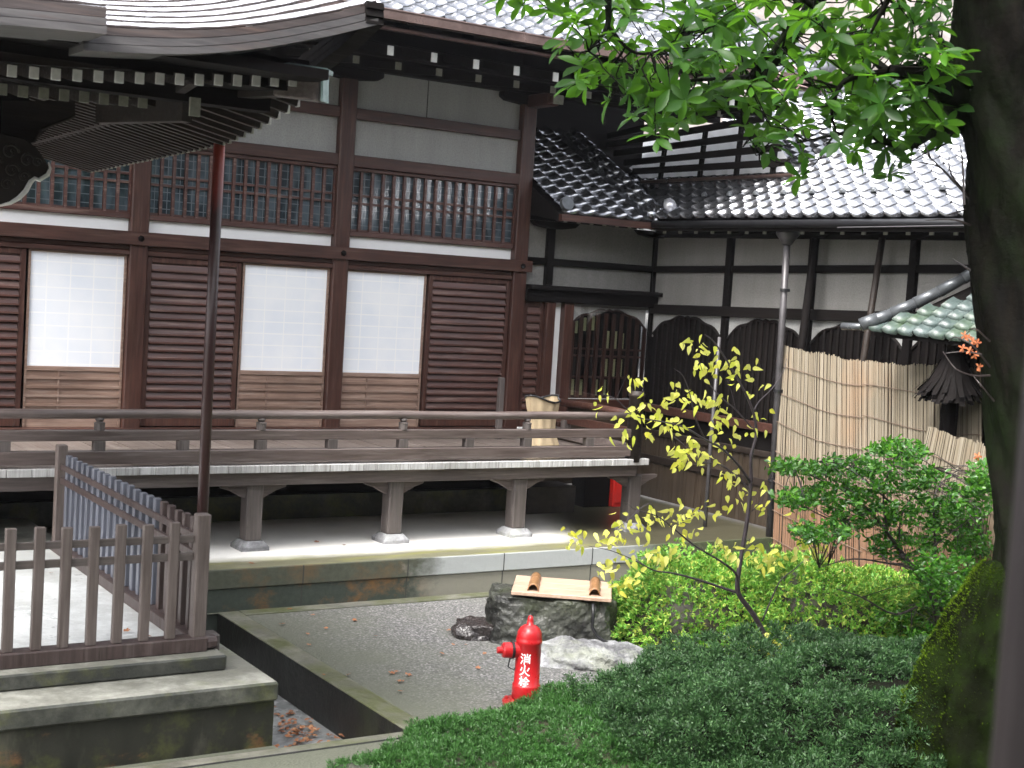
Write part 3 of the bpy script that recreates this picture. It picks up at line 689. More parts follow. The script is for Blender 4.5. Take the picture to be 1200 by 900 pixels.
# ------------- lower wall continuing right of the hall corner + lean-to roof
def wb(name, x0, x1, z0, z1, mat, y0=W-.03, y1=W+.04, par=hall, bev=.005):
    m = MB(); m.box(x0, x1, y0, y1, z0, z1); return m.build(name, mt[mat], par, bevel=bev)
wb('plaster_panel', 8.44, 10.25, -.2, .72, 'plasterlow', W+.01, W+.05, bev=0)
wb('wall_post', 8.725, 8.815, .018, .64, 'black', W-.05)
wb('tie_beam', 8.44, 10.22, .238, .314, 'black', W-.035)
wb('door_lintel', 8.44, 10.32, -.165, .017, 'black', W-.12)
wb('door_lintel', 8.44, 10.36, -.035, .012, 'black', W-.20, W-.121)
shutter(8.46, 8.73, z0=-1.55, z1=-.17, nr=14)
wb('door_post', 8.735, 8.845, -1.6, -.166, 'hallz', W-.10)
wb('plaster_panel', 8.845, 8.975, -1.3, -.166, 'white', W-.01)
wb('door_post', 8.975, 9.10, -1.6, -.166, 'hallz', W-.09)
wb('lower_boarding', 8.74, 10.25, -2.2, -1.30, 'boardz', W-.02, W+.03)
wb('window_sill', 9.10, 10.2, -1.33, -1.24, 'hallx', W-.08)
# cusped window
def cusp(c0, c1, ztop, zlow, n=24):
    """ogee cusped arch outline from c0 to c1"""
    pts = []
    for i in range(n+1):
        t_ = i/n; s = abs(2*t_-1)                     # 0 at the crown, 1 at the springing
        z = ztop-(ztop-zlow)*(.10*s+.90*s**2.6) if s > .08 else ztop+.018*(1-s/.08)
        z -= .012*math.cos(s*math.pi*4)
        pts.append((c0+(c1-c0)*t_, z))
    return pts
cw = tag(wb('cusped_window', 9.10, 10.2, -1.24, -.17, 'black', W+.10, W+.14, bev=0), 'cusp headed window behind glass beside the shuttered door')
cp_ = cusp(9.13, 10.19, -.225, -.40)
m = MB()
for i in range(len(cp_)-1):
    (a, za), (b, zb) = cp_[i], cp_[i+1]; m.add([(a, W+.02, za), (b, W+.02, zb), (b, W+.02, -.165), (a, W+.02, -.165)], [(0, 1, 2, 3)])
m.build('white_spandrel', mt['white'], cw)
m = MB(); m.tube([(a, W+.015, z) for a, z in cp_], .014, 6)
for i in range(10): x = 9.17+i*.113; m.box(x-.02, x+.02, W+.0, W+.03, -1.22, min(-.26, np.interp(x, [p[0] for p in cp_], [p[1] for p in cp_])))
for z in (-.68, -.76, -1.0): m.box(9.12, 10.18, W+.01, W+.028, z, z+.022)
m.build('window_bars', mt['hallz'], cw)
m = MB()
for (a, b, c, d) in ((9.20, 9.27, -.50, -.36), (9.32, 9.385, -.47, -.32), (9.43, 9.50, -.46, -.30), (9.64, 9.72, -.66, -.46), (9.76, 9.83, -.66, -.46), (9.87, 9.93, -.66, -.48), (9.64, 9.72, -.98, -.78), (9.76, 9.83, -.98, -.78), (9.87, 9.93, -.98, -.78), (9.20, 9.27, -1.2, -1.02), (9.32, 9.385, -1.2, -1.02), (9.54, 9.60, -1.2, -1.02), (9.64, 9.72, -1.2, -1.02)):
    m.box(a, b, W+.06, W+.065, c, d)
m.build('pale_pane', plain('olive_paper', (.42, .45, .24), .8), cw)
gm = bpy.data.materials.new('clear_glass'); gm.use_nodes = True; t = gm.node_tree
tr = N(t, 'ShaderNodeBsdfTransparent'); gl = N(t, 'ShaderNodeBsdfGlossy'); gl.inputs['Roughness'].default_value = .03; mx = N(t, 'ShaderNodeMixShader'); mx.inputs[0].default_value = .2
t.links.new(tr.outputs[0], mx.inputs[1]); t.links.new(gl.outputs[0], mx.inputs[2]); t.links.new(mx.outputs[0], t.nodes['Material Output'].inputs[0])
m = MB(); m.box(9.105, 10.19, W-.022, W-.018, -1.235, -.17); m.build('glass_pane', gm, cw)
# lean-to roof
tiles('lean_to_roof', (8.44, 12.36, .80), (1, 0, 0), (0, 1, .55), 6, 12, .212, .19, mt['tile'], hall)
m = MB(); m.add([(8.44, 12.38, .78), (9.78, 12.38, .78), (9.78, 14.3, 1.84), (8.44, 14.3, 1.84), (8.44, 12.38, .70), (9.78, 12.38, .70), (9.78, 13.05, .78), (8.44, 13.05, .78)], [(0, 1, 2, 3), (4, 5, 6, 7), (0, 1, 5, 4), (3, 0, 4, 7)]); m.build('lean_to_soffit', mt['black'], hall)
m = MB(); m.box(8.45, 9.72, 12.32, 12.38, .70, .77); m.build('lean_to_fascia', mt['hallx'], hall)
m = MB()
for k in range(9):
    y = 12.32+k*.2; z = .87+.55*(y-12.32)
    m.tube([(9.76, y, z), (9.76, y+.21, z+.115)], [.075, .062], 10); m.tube([(9.66, y, z-.03), (9.66, y+.21, z+.085)], [.05, .04], 8)
m.lathe((9.76, 12.31, .88), [(.085, -.02), (.085, .03)], 14, (0, -1, .3)); m.lathe((9.70, 12.30, .80), [(.055, -.02), (.055, .03)], 14, (0, -1, .2))
m.build('verge_tile', mt['tile'], hall, smooth=True)
m = MB(); m.lathe((9.80, 12.27, .95), [(.012, -.02), (.06, -.005), (.085, .03), (.07, .08), (.03, .10)], 14, (.2, -1, .6)); m.build('verge_end_tile', mt['shingle'], hall, smooth=True)  # pale metal material puts a sky highlight into this end tile's colour
m = MB(); m.lathe((8.50, 12.33, .88), [(.075, -.02), (.075, .03)], 14, (0, -1, .3)); m.build('end_tile', mt['ridge'], hall)
for i in range(8):
    x = 8.56+i*.17; m = MB(); m.bar((x, 12.42, .715), (x, 13.0, .86), .04, .05); o = m.build('rafter', mt['black'], hall)
    m = MB(); m.box(x-.02, x+.02, 12.405, 12.419, .69, .735); m.build('rafter_end', mt['tipg'], o)
for x in (8.77, 10.2):
    m = MB(); m.prism([(x-.30, 12.86, .71), (x-.24, 12.86, .66), (x-.08, 12.86, .635), (x+.08, 12.86, .635), (x+.24, 12.86, .66), (x+.30, 12.86, .71)], (0, .12, 0)); m.build('bracket', mt['black'], hall)

# ================================================================== SIDE WING
wing = thing('side_wing', (10.3, 10, TZ), 'side wing of the temple with cusped windows under a bright wet tiled roof', 'building')
XW = 10.25
def tz(Y): return .026*(13-Y)
def xbar(name, y0, y1, z0, z1, mat, x0=XW-.04, x1=XW+.05, tilt=1., bev=.005):
    m = MB(); a, b = tz(y0)*tilt, tz(y1)*tilt
    vs = [(x0, y0, z0+a), (x1, y0, z0+a), (x1, y1, z0+b), (x0, y1, z0+b), (x0, y0, z1+a), (x1, y0, z1+a), (x1, y1, z1+b), (x0, y1, z1+b)]
    m.add(vs, [(0, 3, 2, 1), (4, 5, 6, 7), (0, 1, 5, 4), (1, 2, 6, 5), (2, 3, 7, 6), (3, 0, 4, 7)])
    return m.build(name, mt[mat], wing, bevel=bev)
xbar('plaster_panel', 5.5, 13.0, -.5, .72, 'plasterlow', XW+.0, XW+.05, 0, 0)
xbar('tie_beam', 5.5, 13.0, .240, .316, 'black', XW-.035)
xbar('head_beam', 5.5, 12.95, -.235, -.125, 'blacky', XW-.06)
xbar('head_beam', 5.5, 12.95, .645, .72, 'black', XW-.07, tilt=0)
WP = [12.97, 11.67, 10.42, 9.11, 7.8, 6.5]
for i, y in enumerate(WP):
    wd = .045 if i else .02
    m = MB(); m.box(XW-.05, XW+.04, y-wd, y+wd, -1.6, .66); m.build('wall_post', mt['black'], wing, bevel=.005)
    m = MB(); m.prism([(XW-.13, y-.28, .705), (XW-.13, y-.20, .665), (XW-.13, y-.06, .645), (XW-.13, y+.06, .645), (XW-.13, y+.20, .665), (XW-.13, y+.28, .705)], (.12, 0, 0)); m.build('bracket', mt['black'], wing)
for a, b in zip(WP[1:], WP[:-1]):
    a += .045; b -= .045; tt = tz((a+b)/2)
    pts = cusp(a, b, -.262+tt, -.47+tt)
    m = MB(); m.box(XW+.06, XW+.08, a, b, -1.35, -.22+tt); o = m.build('cusped_window', mt['black'], wing)
    m = MB()
    for i in range(len(pts)-1):
        (p, za), (q, zb) = pts[i], pts[i+1]; m.add([(XW-.004, p, za), (XW-.004, q, zb), (XW-.004, q, -.20+tt), (XW-.004, p, -.20+tt)], [(0, 1, 2, 3)])
    m.build('white_spandrel', mt['plaster'], o)
    m = MB(); m.tube([(XW-.01, p, z) for p, z in pts], .016, 6)
    nb = 13
    for i in range(1, nb): y = a+(b-a)*i/nb; m.box(XW-.022, XW-.002, y-.014, y+.014, -1.33, np.interp(y, [p[0] for p in pts], [p[1] for p in pts]))
    m.build('window_bars', mt['blacky'], o)
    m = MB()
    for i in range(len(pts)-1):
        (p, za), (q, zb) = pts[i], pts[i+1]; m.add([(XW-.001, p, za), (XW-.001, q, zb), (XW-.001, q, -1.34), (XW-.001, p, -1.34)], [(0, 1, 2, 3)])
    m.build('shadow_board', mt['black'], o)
xbar('sill_beam', 5.5, 13, -1.36, -1.27, 'hallx', XW-.09, tilt=0)
xbar('lower_panel', 5.5, 13, -1.56, -1.36, 'black', XW-.02, tilt=0)
xbar('floor_beam', 5.5, 13, -1.62, -1.56, 'rafter', XW-.08, tilt=0)
# vertical cedar boarding
m = MB(); y = 5.5
while y < 13:
    wd = rng.uniform(.035, .06); m.box(XW-.05-rng.uniform(0, .006), XW, y, y+wd, TZ+.02, -1.622); y += wd+.004
m.build('board_wall', mt['boardz'], wing)
xbar('waist_rail', 10.2, 12.98, -1.93, -1.85, 'rafter', XW-.075, tilt=0)
# wing roof
EX = 9.68; EZ = .835
tiles('roof', (EX, 14.3, EZ), (0, -1, 0), (1, 0, .55), 43, 20, .205, .185, mt['tile'], wing)
m = MB(); m.add([(EX+.03, 5.4, EZ-.03), (EX+.03, 14.3, EZ-.03), (13.3, 14.3, EZ+1.93), (13.3, 5.4, EZ+1.93), (EX+.03, 5.4, EZ-.10), (EX+.03, 14.3, EZ-.10), (10.3, 14.3, EZ-.06), (10.3, 5.4, EZ-.06)], [(0, 1, 2, 3), (4, 5, 6, 7), (0, 1, 5, 4), (0, 4, 7, 3)]); m.build('soffit', mt['black'], wing)
m = MB(); m.tube([(EX-.03, 5.4, EZ-.07), (EX-.03, 12.3, EZ-.085)], .04, 10); m.build('gutter', mt['rubber'], wing, smooth=True)
m = MB(); m.box(EX+.0, EX+.05, 5.4, 12.32, EZ-.15, EZ-.045); m.build('fascia', mt['blacky'], wing)
m = MB(); m.tube([(EX-.075, 5.4, EZ-.09+.02), (EX-.075, 9.5, EZ-.12)], .006, 5); m.build('wire', mt['pipe'], wing)
for i in range(26):
    y = 5.6+i*.265; m = MB(); m.bar((EX+.08, y, EZ-.145), (10.2, y, EZ-.10), .045, .05, up=(0, 0, 1)); o = m.build('rafter', mt['black'], wing)
    m = MB(); m.box(EX+.064, EX+.078, y-.022, y+.022, EZ-.175, EZ-.125); m.build('rafter_end', mt['tipg'], o)
# snow stop knobs on the tiles
m = MB()
for i in range(14):
    y = 12.0-i*.41
    for q in (2.5,):
        x = EX+q*.185*.876; z = EZ+q*.185*.482+.03; m.lathe((x, y, z), [(.03, 0), (.034, .02), (.012, .05)], 8)
m.build('snow_stop', mt['ridge'], wing)
# timber snow guard over the shaded part of the roof
sg = []
m = MB()
def P3(a, X): q = onX(*a, X); return (q[0], q[1], q[2])
rows = [((752, 213), (930, 205)), ((742, 201), (925, 190)), ((732, 191), (915, 173)), ((720, 180), (905, 156)), ((706, 171), (895, 139)), ((692, 164), (885, 122))]
for a, b in rows[1:]:
    m = MB(); m.bar(P3(a, 10.45), P3(b, 10.45), .03, .075); m.build('snow_guard_rail', mt['blacky'], wing)
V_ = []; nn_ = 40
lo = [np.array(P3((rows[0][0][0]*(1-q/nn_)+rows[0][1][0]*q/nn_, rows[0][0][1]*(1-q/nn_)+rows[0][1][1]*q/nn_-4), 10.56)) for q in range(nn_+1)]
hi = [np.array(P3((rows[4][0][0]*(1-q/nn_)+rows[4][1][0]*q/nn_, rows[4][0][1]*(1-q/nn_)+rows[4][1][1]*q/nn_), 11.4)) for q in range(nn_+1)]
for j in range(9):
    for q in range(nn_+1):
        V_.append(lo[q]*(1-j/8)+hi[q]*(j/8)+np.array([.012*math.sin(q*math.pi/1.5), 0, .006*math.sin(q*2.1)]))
npmesh('painted_roof_sheen', V_, [(j*(nn_+1)+q, j*(nn_+1)+q+1, (j+1)*(nn_+1)+q+1, (j+1)*(nn_+1)+q) for j in range(8) for q in range(nn_)], mt['white'], wing)  # white sheet stands in for sky reflected off the tiles behind the rails
m = MB(); m.tube([P3(rows[0][0], 10.42), P3(rows[0][1], 10.42)], .022, 7); m.build('snow_guard_rail', mt['gutter'], wing)
for u_ in (.12, .38, .62, .86):
    a = [rows[0][0][k]*(1-u_)+rows[0][1][k]*u_ for k in (0, 1)]; b = [rows[-1][0][k]*(1-u_)+rows[-1][1][k]*u_ for k in (0, 1)]
    m = MB(); m.bar(P3(a, 10.48), P3((a[0]+8, b[1]), 10.48), .045, .045, up=(0, 1, 0)); m.build('snow_guard_post', mt['black'], wing)
m = MB()
for k in range(40):
    y = 5.4+k*.22; m.tube([(13.0, y, 2.66), (13.0, y+.23, 2.66)], [.13, .12], 8)
m.box(12.9, 13.1, 5.4, 14.3, 2.50, 2.66); m.build('ridge', mt['ridge'], wing, smooth=False)
# downpipe
m = MB(); m.tube([(9.84, 10.4, .60), (9.86, 10.4, -.4), (9.90, 10.4, -2.36)], .034, 12); m.lathe((9.84, 10.4, .56), [(.045, 0), (.075, .05), (.115, .10), (.115, .15)], 12)
o = m.build('downpipe', mt['pipe'], wing, smooth=True)
for z in (.1, -.9, -1.8):
    m = MB(); m.lathe((9.86+(.1-z)*.016, 10.4, z), [(.05, 0), (.05, .03)], 12); m.build('pipe_clip', mt['rubber'], o)

# poles leaning on the wing
def pole(name, a, b, r1, r2, mat, label, cat='pole', group=None):
    L = a; m = MB(); m.tube([a, tuple((np.array(a)+np.array(b))/2+np.array([0, .01, 0])), b], [r1, (r1+r2)/2, r2], 9)
    return tag(m.build(name, mt[mat], loc=L, smooth=True), label, cat, group)
q0, q1 = onX(937, 430, 10.0), onX(956, 279, 10.08); d = (q1-q0); q0 = q0-d*1.05
pole('leaning_pole', tuple(q0), tuple(q1), .045, .04, 'black', 'dark leaning pole just right of the downpipe, standing behind the reed screen')
q0, q1 = onX(1010, 440, 10.0), onX(1034, 279, 10.08); d = (q1-q0); q0 = q0-d*.95
pole('leaning_pole', tuple(q0), tuple(q1), .036, .032, 'rafter', 'slanting brown pole crossing the grey plaster behind the middle of the reed screen')
q0, q1 = onX(832, 540, 9.6), onX(843, 395, 9.6); d = q1-q0
pole('thin_pole', tuple(q0-d*.75), tuple(q1), .022, .018, 'pipe', 'thin grey pole standing before the cusped windows behind the yellow sapling')

# red pole by the fence corner
m = MB(); m.tube([(3.095, 8.15, -2.3215), (3.085, 8.15, -.6), (3.085, 8.15, .755)], .034, 14)
tag(m.build('slender_pole', mt['polered'], loc=(3.095, 8.15, -2.32), smooth=True), 'tall thin rusty red pole rising behind the fence corner post to the porch eaves', 'pole')

# ================================================================== PORCH ROOF (upper left)
porch = thing('porch_roof', (2, 8.5, .8), 'curved porch roof with layered eaves and white rafter ends above the landing', 'porch roof')
def lift(s): return .20*max(0, min(1, s))**2.2           # upturn towards the corner
# front flying rafters (white ends) and lower row (grey ends)
for i in range(28):
    x = 3.00-i*.1005; s = (x-1.9)/1.25; z = .846+.135*max(0, (x-1.577)/1.41)**1.3 if x > 1.577 else .846
    m = MB(); m.bar((x, 6.93, z), (x, 7.55, z+.10), .046, .058); o = m.build('flying_rafter', mt['rafter'], porch)
    m = MB(); m.box(x-.021, x+.021, 6.912, 6.928, z-.030, z+.024); m.build('rafter_end', mt['tipw'], o)
for i in range(22):
    x = 2.345-i*.1005; z = .800+.02*max(0, (x-1.7)/.6)
    m = MB(); m.bar((x, 7.33, z), (x, 8.2, z+.14), .046, .055); o = m.build('base_rafter', mt['rafter'], porch)
    m = MB(); m.box(x-.024, x+.024, 7.315, 7.328, z-.030, z+.026); m.build('rafter_end', mt['tipg'], o)
# side flying rafters running outwards
def sz(y): return .74+.26*max(0, (8.15-y)/1.2)**1.6 if y < 8.15 else .74-.028*(y-8.15)
for i in range(40):
    y = 7.02+i*.1
    if y > 10.9: break
    z = sz(y); xe = 3.09+.10*max(0, (8-y)/1.)**1.5
    m = MB(); m.bar((xe, y, z), (2.45, y+.0, z+.135*(xe-2.45)/.64), .040, .05); o = m.build('flying_rafter', mt['rafter'], porch)
    m = MB(); m.box(xe+.001, xe+.012, y-.02, y+.02, z-.026, z+.022); m.build('rafter_end', mt['tipw' if y < 7.6 else 'tipg'], o)
for i in range(34):
    y = 7.45+i*.1
    m = MB(); m.bar((2.52, y, .83-.02*(y-7.45)), (1.2, y, 1.06-.02*(y-7.45)), .038, .05); m.build('base_rafter', mt['rafter'], porch)
# boards above the rafters
def soff(a, b):                                     # underside boarding
    y = 6.9+a*4.1; x = 3.12-b*2.2
    return (x, y, sz(y)+.035+.13*b*1.6+.012)
grid('underside_boarding', soff, 24, 8, mt['black'], porch)
m = MB()
pts = [(2.5, y, sz(y)*0+.845-.02*(y-7.3)+.10*max(0, (7.9-y))**1.5) for y in np.linspace(7.0, 10.9, 14)]
for a, b in zip(pts[:-1], pts[1:]): m.bar(a, b, .05, .06)
m.build('eaves_beam', mt['rafter'], porch)
m = MB()
pts = [(3.06+.1*max(0, 8-y)**1.5, y, sz(y)+.045) for y in np.linspace(6.95, 10.9, 18)]
for a, b in zip(pts[:-1], pts[1:]): m.bar(a, b, .06, .045)
m.build('eaves_board', mt['rafter'], porch)
m = MB(); m.box(-1.5, 3.0, 7.2, 7.32, .84, 1.05); m.box(-1.5, 3.1, 6.95, 7.2, .93, 1.1); m.build('front_eaves_beam', mt['black'], porch)
m = MB(); xs_ = np.linspace(-1.5, 3.12, 24)
pts = [(x, 6.985, (.846 if x < 1.577 else .846+.135*((x-1.577)/1.41)**1.3)+.065) for x in xs_]
for a, b in zip(pts[:-1], pts[1:]): m.bar(a, b, .05, .05)
m.build('front_eaves_board', mt['rafter'], porch)
m = MB()
q = [(3.03, 7.1, .93), (3.36, 6.72, 1.04)]
m.bar((2.3, 7.9, .90), (3.02, 7.0, .965), .075, .11); m.bar((2.3, 7.9, .80), (2.56, 7.25, .80), .07, .12); hr = m.build('hip_rafter', mt['rafter'], porch)
m = MB(); m.box(2.545, 2.60, 7.165, 7.185, .765, .86); m.build('rafter_end', mt['tipg'], hr)
# hip rafter end block and copper cap
a = np.array([2.96, 7.03, .975]); b = np.array([3.14, 6.87, .955])
m = MB(); m.bar(tuple(a), tuple(b), .085, .14); m.build('hip_end', mt['greyx'], hr, bevel=.006)
m = MB(); m.bar(tuple(a+np.array([-.05, .03, .10])), tuple(b+np.array([.03, -.03, .085])), .13, .022); m.bar(tuple(b+np.array([.012, -.012, .06])), tuple(b+np.array([.016, -.016, -.07])), .09, .012, up=(.7, -.7, 0)); m.build('copper_cap', mt['copper'], hr)
# layered eaves edge: follows measured curve
def layered(name, ctrl, depth, hts, mats, skew=0):
    ctrl = [np.array(c, float) for c in ctrl]; n = 28
    P = np.array(ctrl); tt = np.linspace(0, 1, len(P)); ss = np.linspace(0, 1, n)
    # smooth through quadratic-ish resample
    X = np.interp(ss, tt, P[:, 0]); Yy = np.interp(ss, tt, P[:, 1]); co_ = np.polyfit(tt, P[:, 2], min(4, len(P)-1)); Z = np.polyval(co_, ss)
    z0 = 0
    for h_, mm in zip(hts, mats):
        m = MB(); vs = []
        for i in range(n):
            y0 = Yy[i]+z0*.25
            vs += [(X[i], y0, Z[i]+z0), (X[i], y0, Z[i]+z0+h_), (X[i], y0+depth, Z[i]+z0+h_), (X[i], y0+depth, Z[i]+z0)]
        fs = []
        for i in range(n-1):
            for k in range(4): fs.append((i*4+k, i*4+(k+1) % 4, (i+1)*4+(k+1) % 4, (i+1)*4+k))
        fs += [(0, 1, 2, 3), tuple((n-1)*4+k for k in (3, 2, 1, 0))]
        m.add(vs, fs); m.build(name, mt[mm], porch); z0 += h_+.004
    return X, Yy, Z, z0
YE = 6.62
def pe(x, y, Y=YE): q = onY(x, y, Y); return (q[0], q[1], q[2])
ctrl = [pe(98, 59), pe(150, 62), pe(200, 63), pe(250, 62), pe(300, 57), pe(350, 49), pe(400, 39), pe(443, 29)]
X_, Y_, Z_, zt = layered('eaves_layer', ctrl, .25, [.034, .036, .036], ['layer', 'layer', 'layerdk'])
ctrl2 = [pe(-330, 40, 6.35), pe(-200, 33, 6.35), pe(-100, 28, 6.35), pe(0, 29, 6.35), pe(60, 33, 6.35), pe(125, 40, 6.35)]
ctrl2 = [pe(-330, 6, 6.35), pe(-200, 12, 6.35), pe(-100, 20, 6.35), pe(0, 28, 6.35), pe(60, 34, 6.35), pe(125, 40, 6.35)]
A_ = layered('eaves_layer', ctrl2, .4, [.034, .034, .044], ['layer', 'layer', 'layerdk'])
# side eaves edge going back from the corner
cx_, cy_, cz_ = X_[-1], Y_[-1], Z_[-1]
m = MB()
for z0, h_ in ((0, .034), (.038, .036), (.078, .036)):
    pts = [(cx_-.02, y, cz_+z0+h_/2-.36*min(1, (y-YE)/1.6)**.8) for y in np.linspace(YE, 10.9, 16)]
    for a, b in zip(pts[:-1], pts[1:]): m.bar(a, b, .1, h_)
m.build('side_eaves_layer', mt['black'], porch)  # black puts the shade below the front edge into its colour
# roof surface: overlapping sheets stepping up the slope
def prow(k, XX, YY, ZZ, z0, xe_shift=0.):
    V = []; n = len(XX); dy = k*.088; dz = k*.0365
    for i in range(n):
        sag = 0
        x = XX[i]-(dy*.55*(i/(n-1))**3 if xe_shift == 0 else 0)
        y0 = YY[i]+.03+dy; zz = ZZ[i]+z0+dz+.001
        wob = .004*math.sin(i*1.9+k*2.3)
        V += [(x, y0-.0, zz-.002), (x, y0-.005, zz+.009+wob*.5), (x, y0+.094, zz+.0365+.002)]
    F = [(i*3+q, (i+1)*3+q, (i+1)*3+q+1, i*3+q+1) for i in range(n-1) for q in (0, 1)]
    return np.array(V), np.array(F)
def sheet(rows):
    V, F = merge(rows); npmesh('roof_sheet', V, F, [mt['layerdk'], mt['shingle']], porch, MI=np.arange(len(F)) % 2)
sheet([prow(k, X_, Y_, Z_, zt) for k in range(26)])
sheet([prow(k, A_[0], A_[1], A_[2], A_[3], 1) for k in range(26)])
m = MB(); m.box(-1.5, 3.1, 6.7, 7.0, .98, 1.03); m.build('front_soffit', mt['black'], porch)
# beams, bracket and carved nosing at the far left
m = MB(); m.box(-1.5, 1.95, 8.05, 8.25, .78, 1.0); m.build('porch_beam', mt['black'], porch)
m = MB(); m.box(1.55, 1.75, 7.8, 11.6, .62, .80); m.build('porch_beam', mt['black'], porch)
cz = 7.9
outl = [(-40, 160), (-10, 152), (10, 158), (28, 162), (42, 172), (52, 186), (59, 198), (57, 207), (46, 212), (40, 211), (34, 222), (24, 233), (12, 238), (2, 240), (-40, 243)]
poly = [tuple(onY(x, y, cz)) for x, y in outl]
m = MB(); m.prism(poly, (0, .10, 0)); cn = m.build('carved_nosing', mt['rafter'], porch, bevel=.004)
rim = [(0, 241), (12, 238), (22, 232), (30, 224), (36, 213), (41, 209), (46, 211), (56, 205), (59, 197), (57, 190)]
m = MB(); rp = [tuple(onY(x, y, cz-.012)) for x, y in rim]
m.tube(rp, [.006, .010, .013, .014, .013, .011, .012, .012, .008, .004], 7); m.build('white_rim', mt['tipw'], cn, smooth=True)
m = MB()
for (x, y, r_) in ((12, 178, 9), (32, 188, 8), (14, 200, 8), (8, 216, 7), (28, 207, 6), (44, 190, 6), (-8, 190, 9)):
    c = onY(x, y, cz-.012); q = r_*.0052
    m.tube([(c[0]+q*math.cos(a)*(1-a/9), c[1], c[2]+q*math.sin(a)*(1-a/9)) for a in np.linspace(0, 7.5, 16)], .007, 6)
m.build('carved_scroll', mt['rafter'], cn, smooth=True)
pts = [(88, 136), (74, 142), (62, 146), (48, 152), (40, 166), (20, 172), (0, 178), (-40, 184)]
m = MB(); m.tube([tuple(onY(x, y, cz+.1)) for x, y in pts], .009, 6); m.prism([tuple(onY(x, y, cz+.13)) for x, y in [(88, 118), (88, 136), (62, 146), (40, 166), (0, 178), (-60, 188), (-60, 118)]], (0, .08, 0)); m.build('cloud_bracket', mt['rafter'], porch)

# ================================================================== SMALL ROOFED STRUCTURE by the big tree
sr = thing('small_tiled_roof', (9.9, 8.0, TZ), 'small green tiled hip roof on a dark post beside the big tree trunk', 'small roof')
def Q(x, y, X=9.6): return onX(x, y, X)
pL, pR = Q(1040, 386), Q(1150, 408); pT = Q(1130, 322)
ex, ez = 9.45, pL[2]
tiles('tile_roof', (9.42, pL[1]+.02, ez), (0, -1, -.035), (1, -.0, .72), 11, 6, .17, .135, mt['tilegreen'], sr, h=.03, cut=lambda i, j: i >= j*.82-.2)
m = MB()
hp = [np.array([9.40, pL[1]+.05, ez+.05])]
for k in range(1, 8): hp.append(hp[0]+np.array([.155, -.12, .085+.006*k])*k)
for a, b in zip(hp[:-1], hp[1:]): m.tube([tuple(a), tuple(b+(b-a)*.08)], [.055, .048], 9)
m.build('hip_ridge_tile', mt['ridge'], sr, smooth=True)
m = MB(); m.tube([tuple(hp[0]+(hp[0]-hp[1])*.3), tuple(hp[0]+(hp[1]-hp[0])*.4)], [.062, .060], 12); m.build('hip_end_tile', mt['ridge'], sr, smooth=True)
m = MB(); m.tube([tuple(hp[0]+np.array([.0, .30, -.05])), tuple(hp[0]+np.array([.03, .05, -.04]))], [.035, .03], 8); m.build('corner_tile', mt['ridge'], sr, smooth=True)
m = MB(); m.add([(9.44, pL[1], ez-.02), (9.44, pL[1]-1.9, ez-.08), (10.1, pL[1]-1.9, ez+.4), (10.1, pL[1]-.45, ez+.42), (9.44, pL[1], ez-.06), (9.44, pL[1]-1.9, ez-.12), (10.1, pL[1]-1.9, ez-.10), (10.1, pL[1]-.1, ez-.06)], [(0, 1, 2, 3), (4, 5, 6, 7), (0, 1, 5, 4), (0, 3, 7, 4)]); m.build('roof_underside', mt['black'], sr)
b0 = Q(1118, 420, 9.65); b1 = Q(1120, 468, 9.65)
m = MB(); m.tube([(9.65, b0[1], ez), (9.65, b0[1], b1[2]-.02), (9.65, b0[1], TZ)], [.07, .075, .08], 10); m.build('post', mt['black'], sr)
V = []; F = []
for k in range(160):
    a = rng.uniform(0, 6.283); top = np.array([9.65, b0[1], b0[2]+.04])+np.array([math.cos(a), math.sin(a), 0])*.08
    bot = np.array([9.65, b0[1], b1[2]+rng.uniform(-.04, .07)])+np.array([math.cos(a), math.sin(a), 0])*rng.uniform(.22, .33)
    sd_ = np.array([-math.sin(a), math.cos(a), 0])*.03; n0 = len(V)
    mid = (top+bot)/2+np.array([0, 0, -.05]); V += [top-sd_*.6, top+sd_*.6, mid+sd_*.8, mid-sd_*.8, bot+sd_*.7, bot-sd_*.7]; F += [(n0, n0+1, n0+2, n0+3), (n0+3, n0+2, n0+4, n0+5)]
npmesh('bark_skirt', V, F, mt['black'], sr)

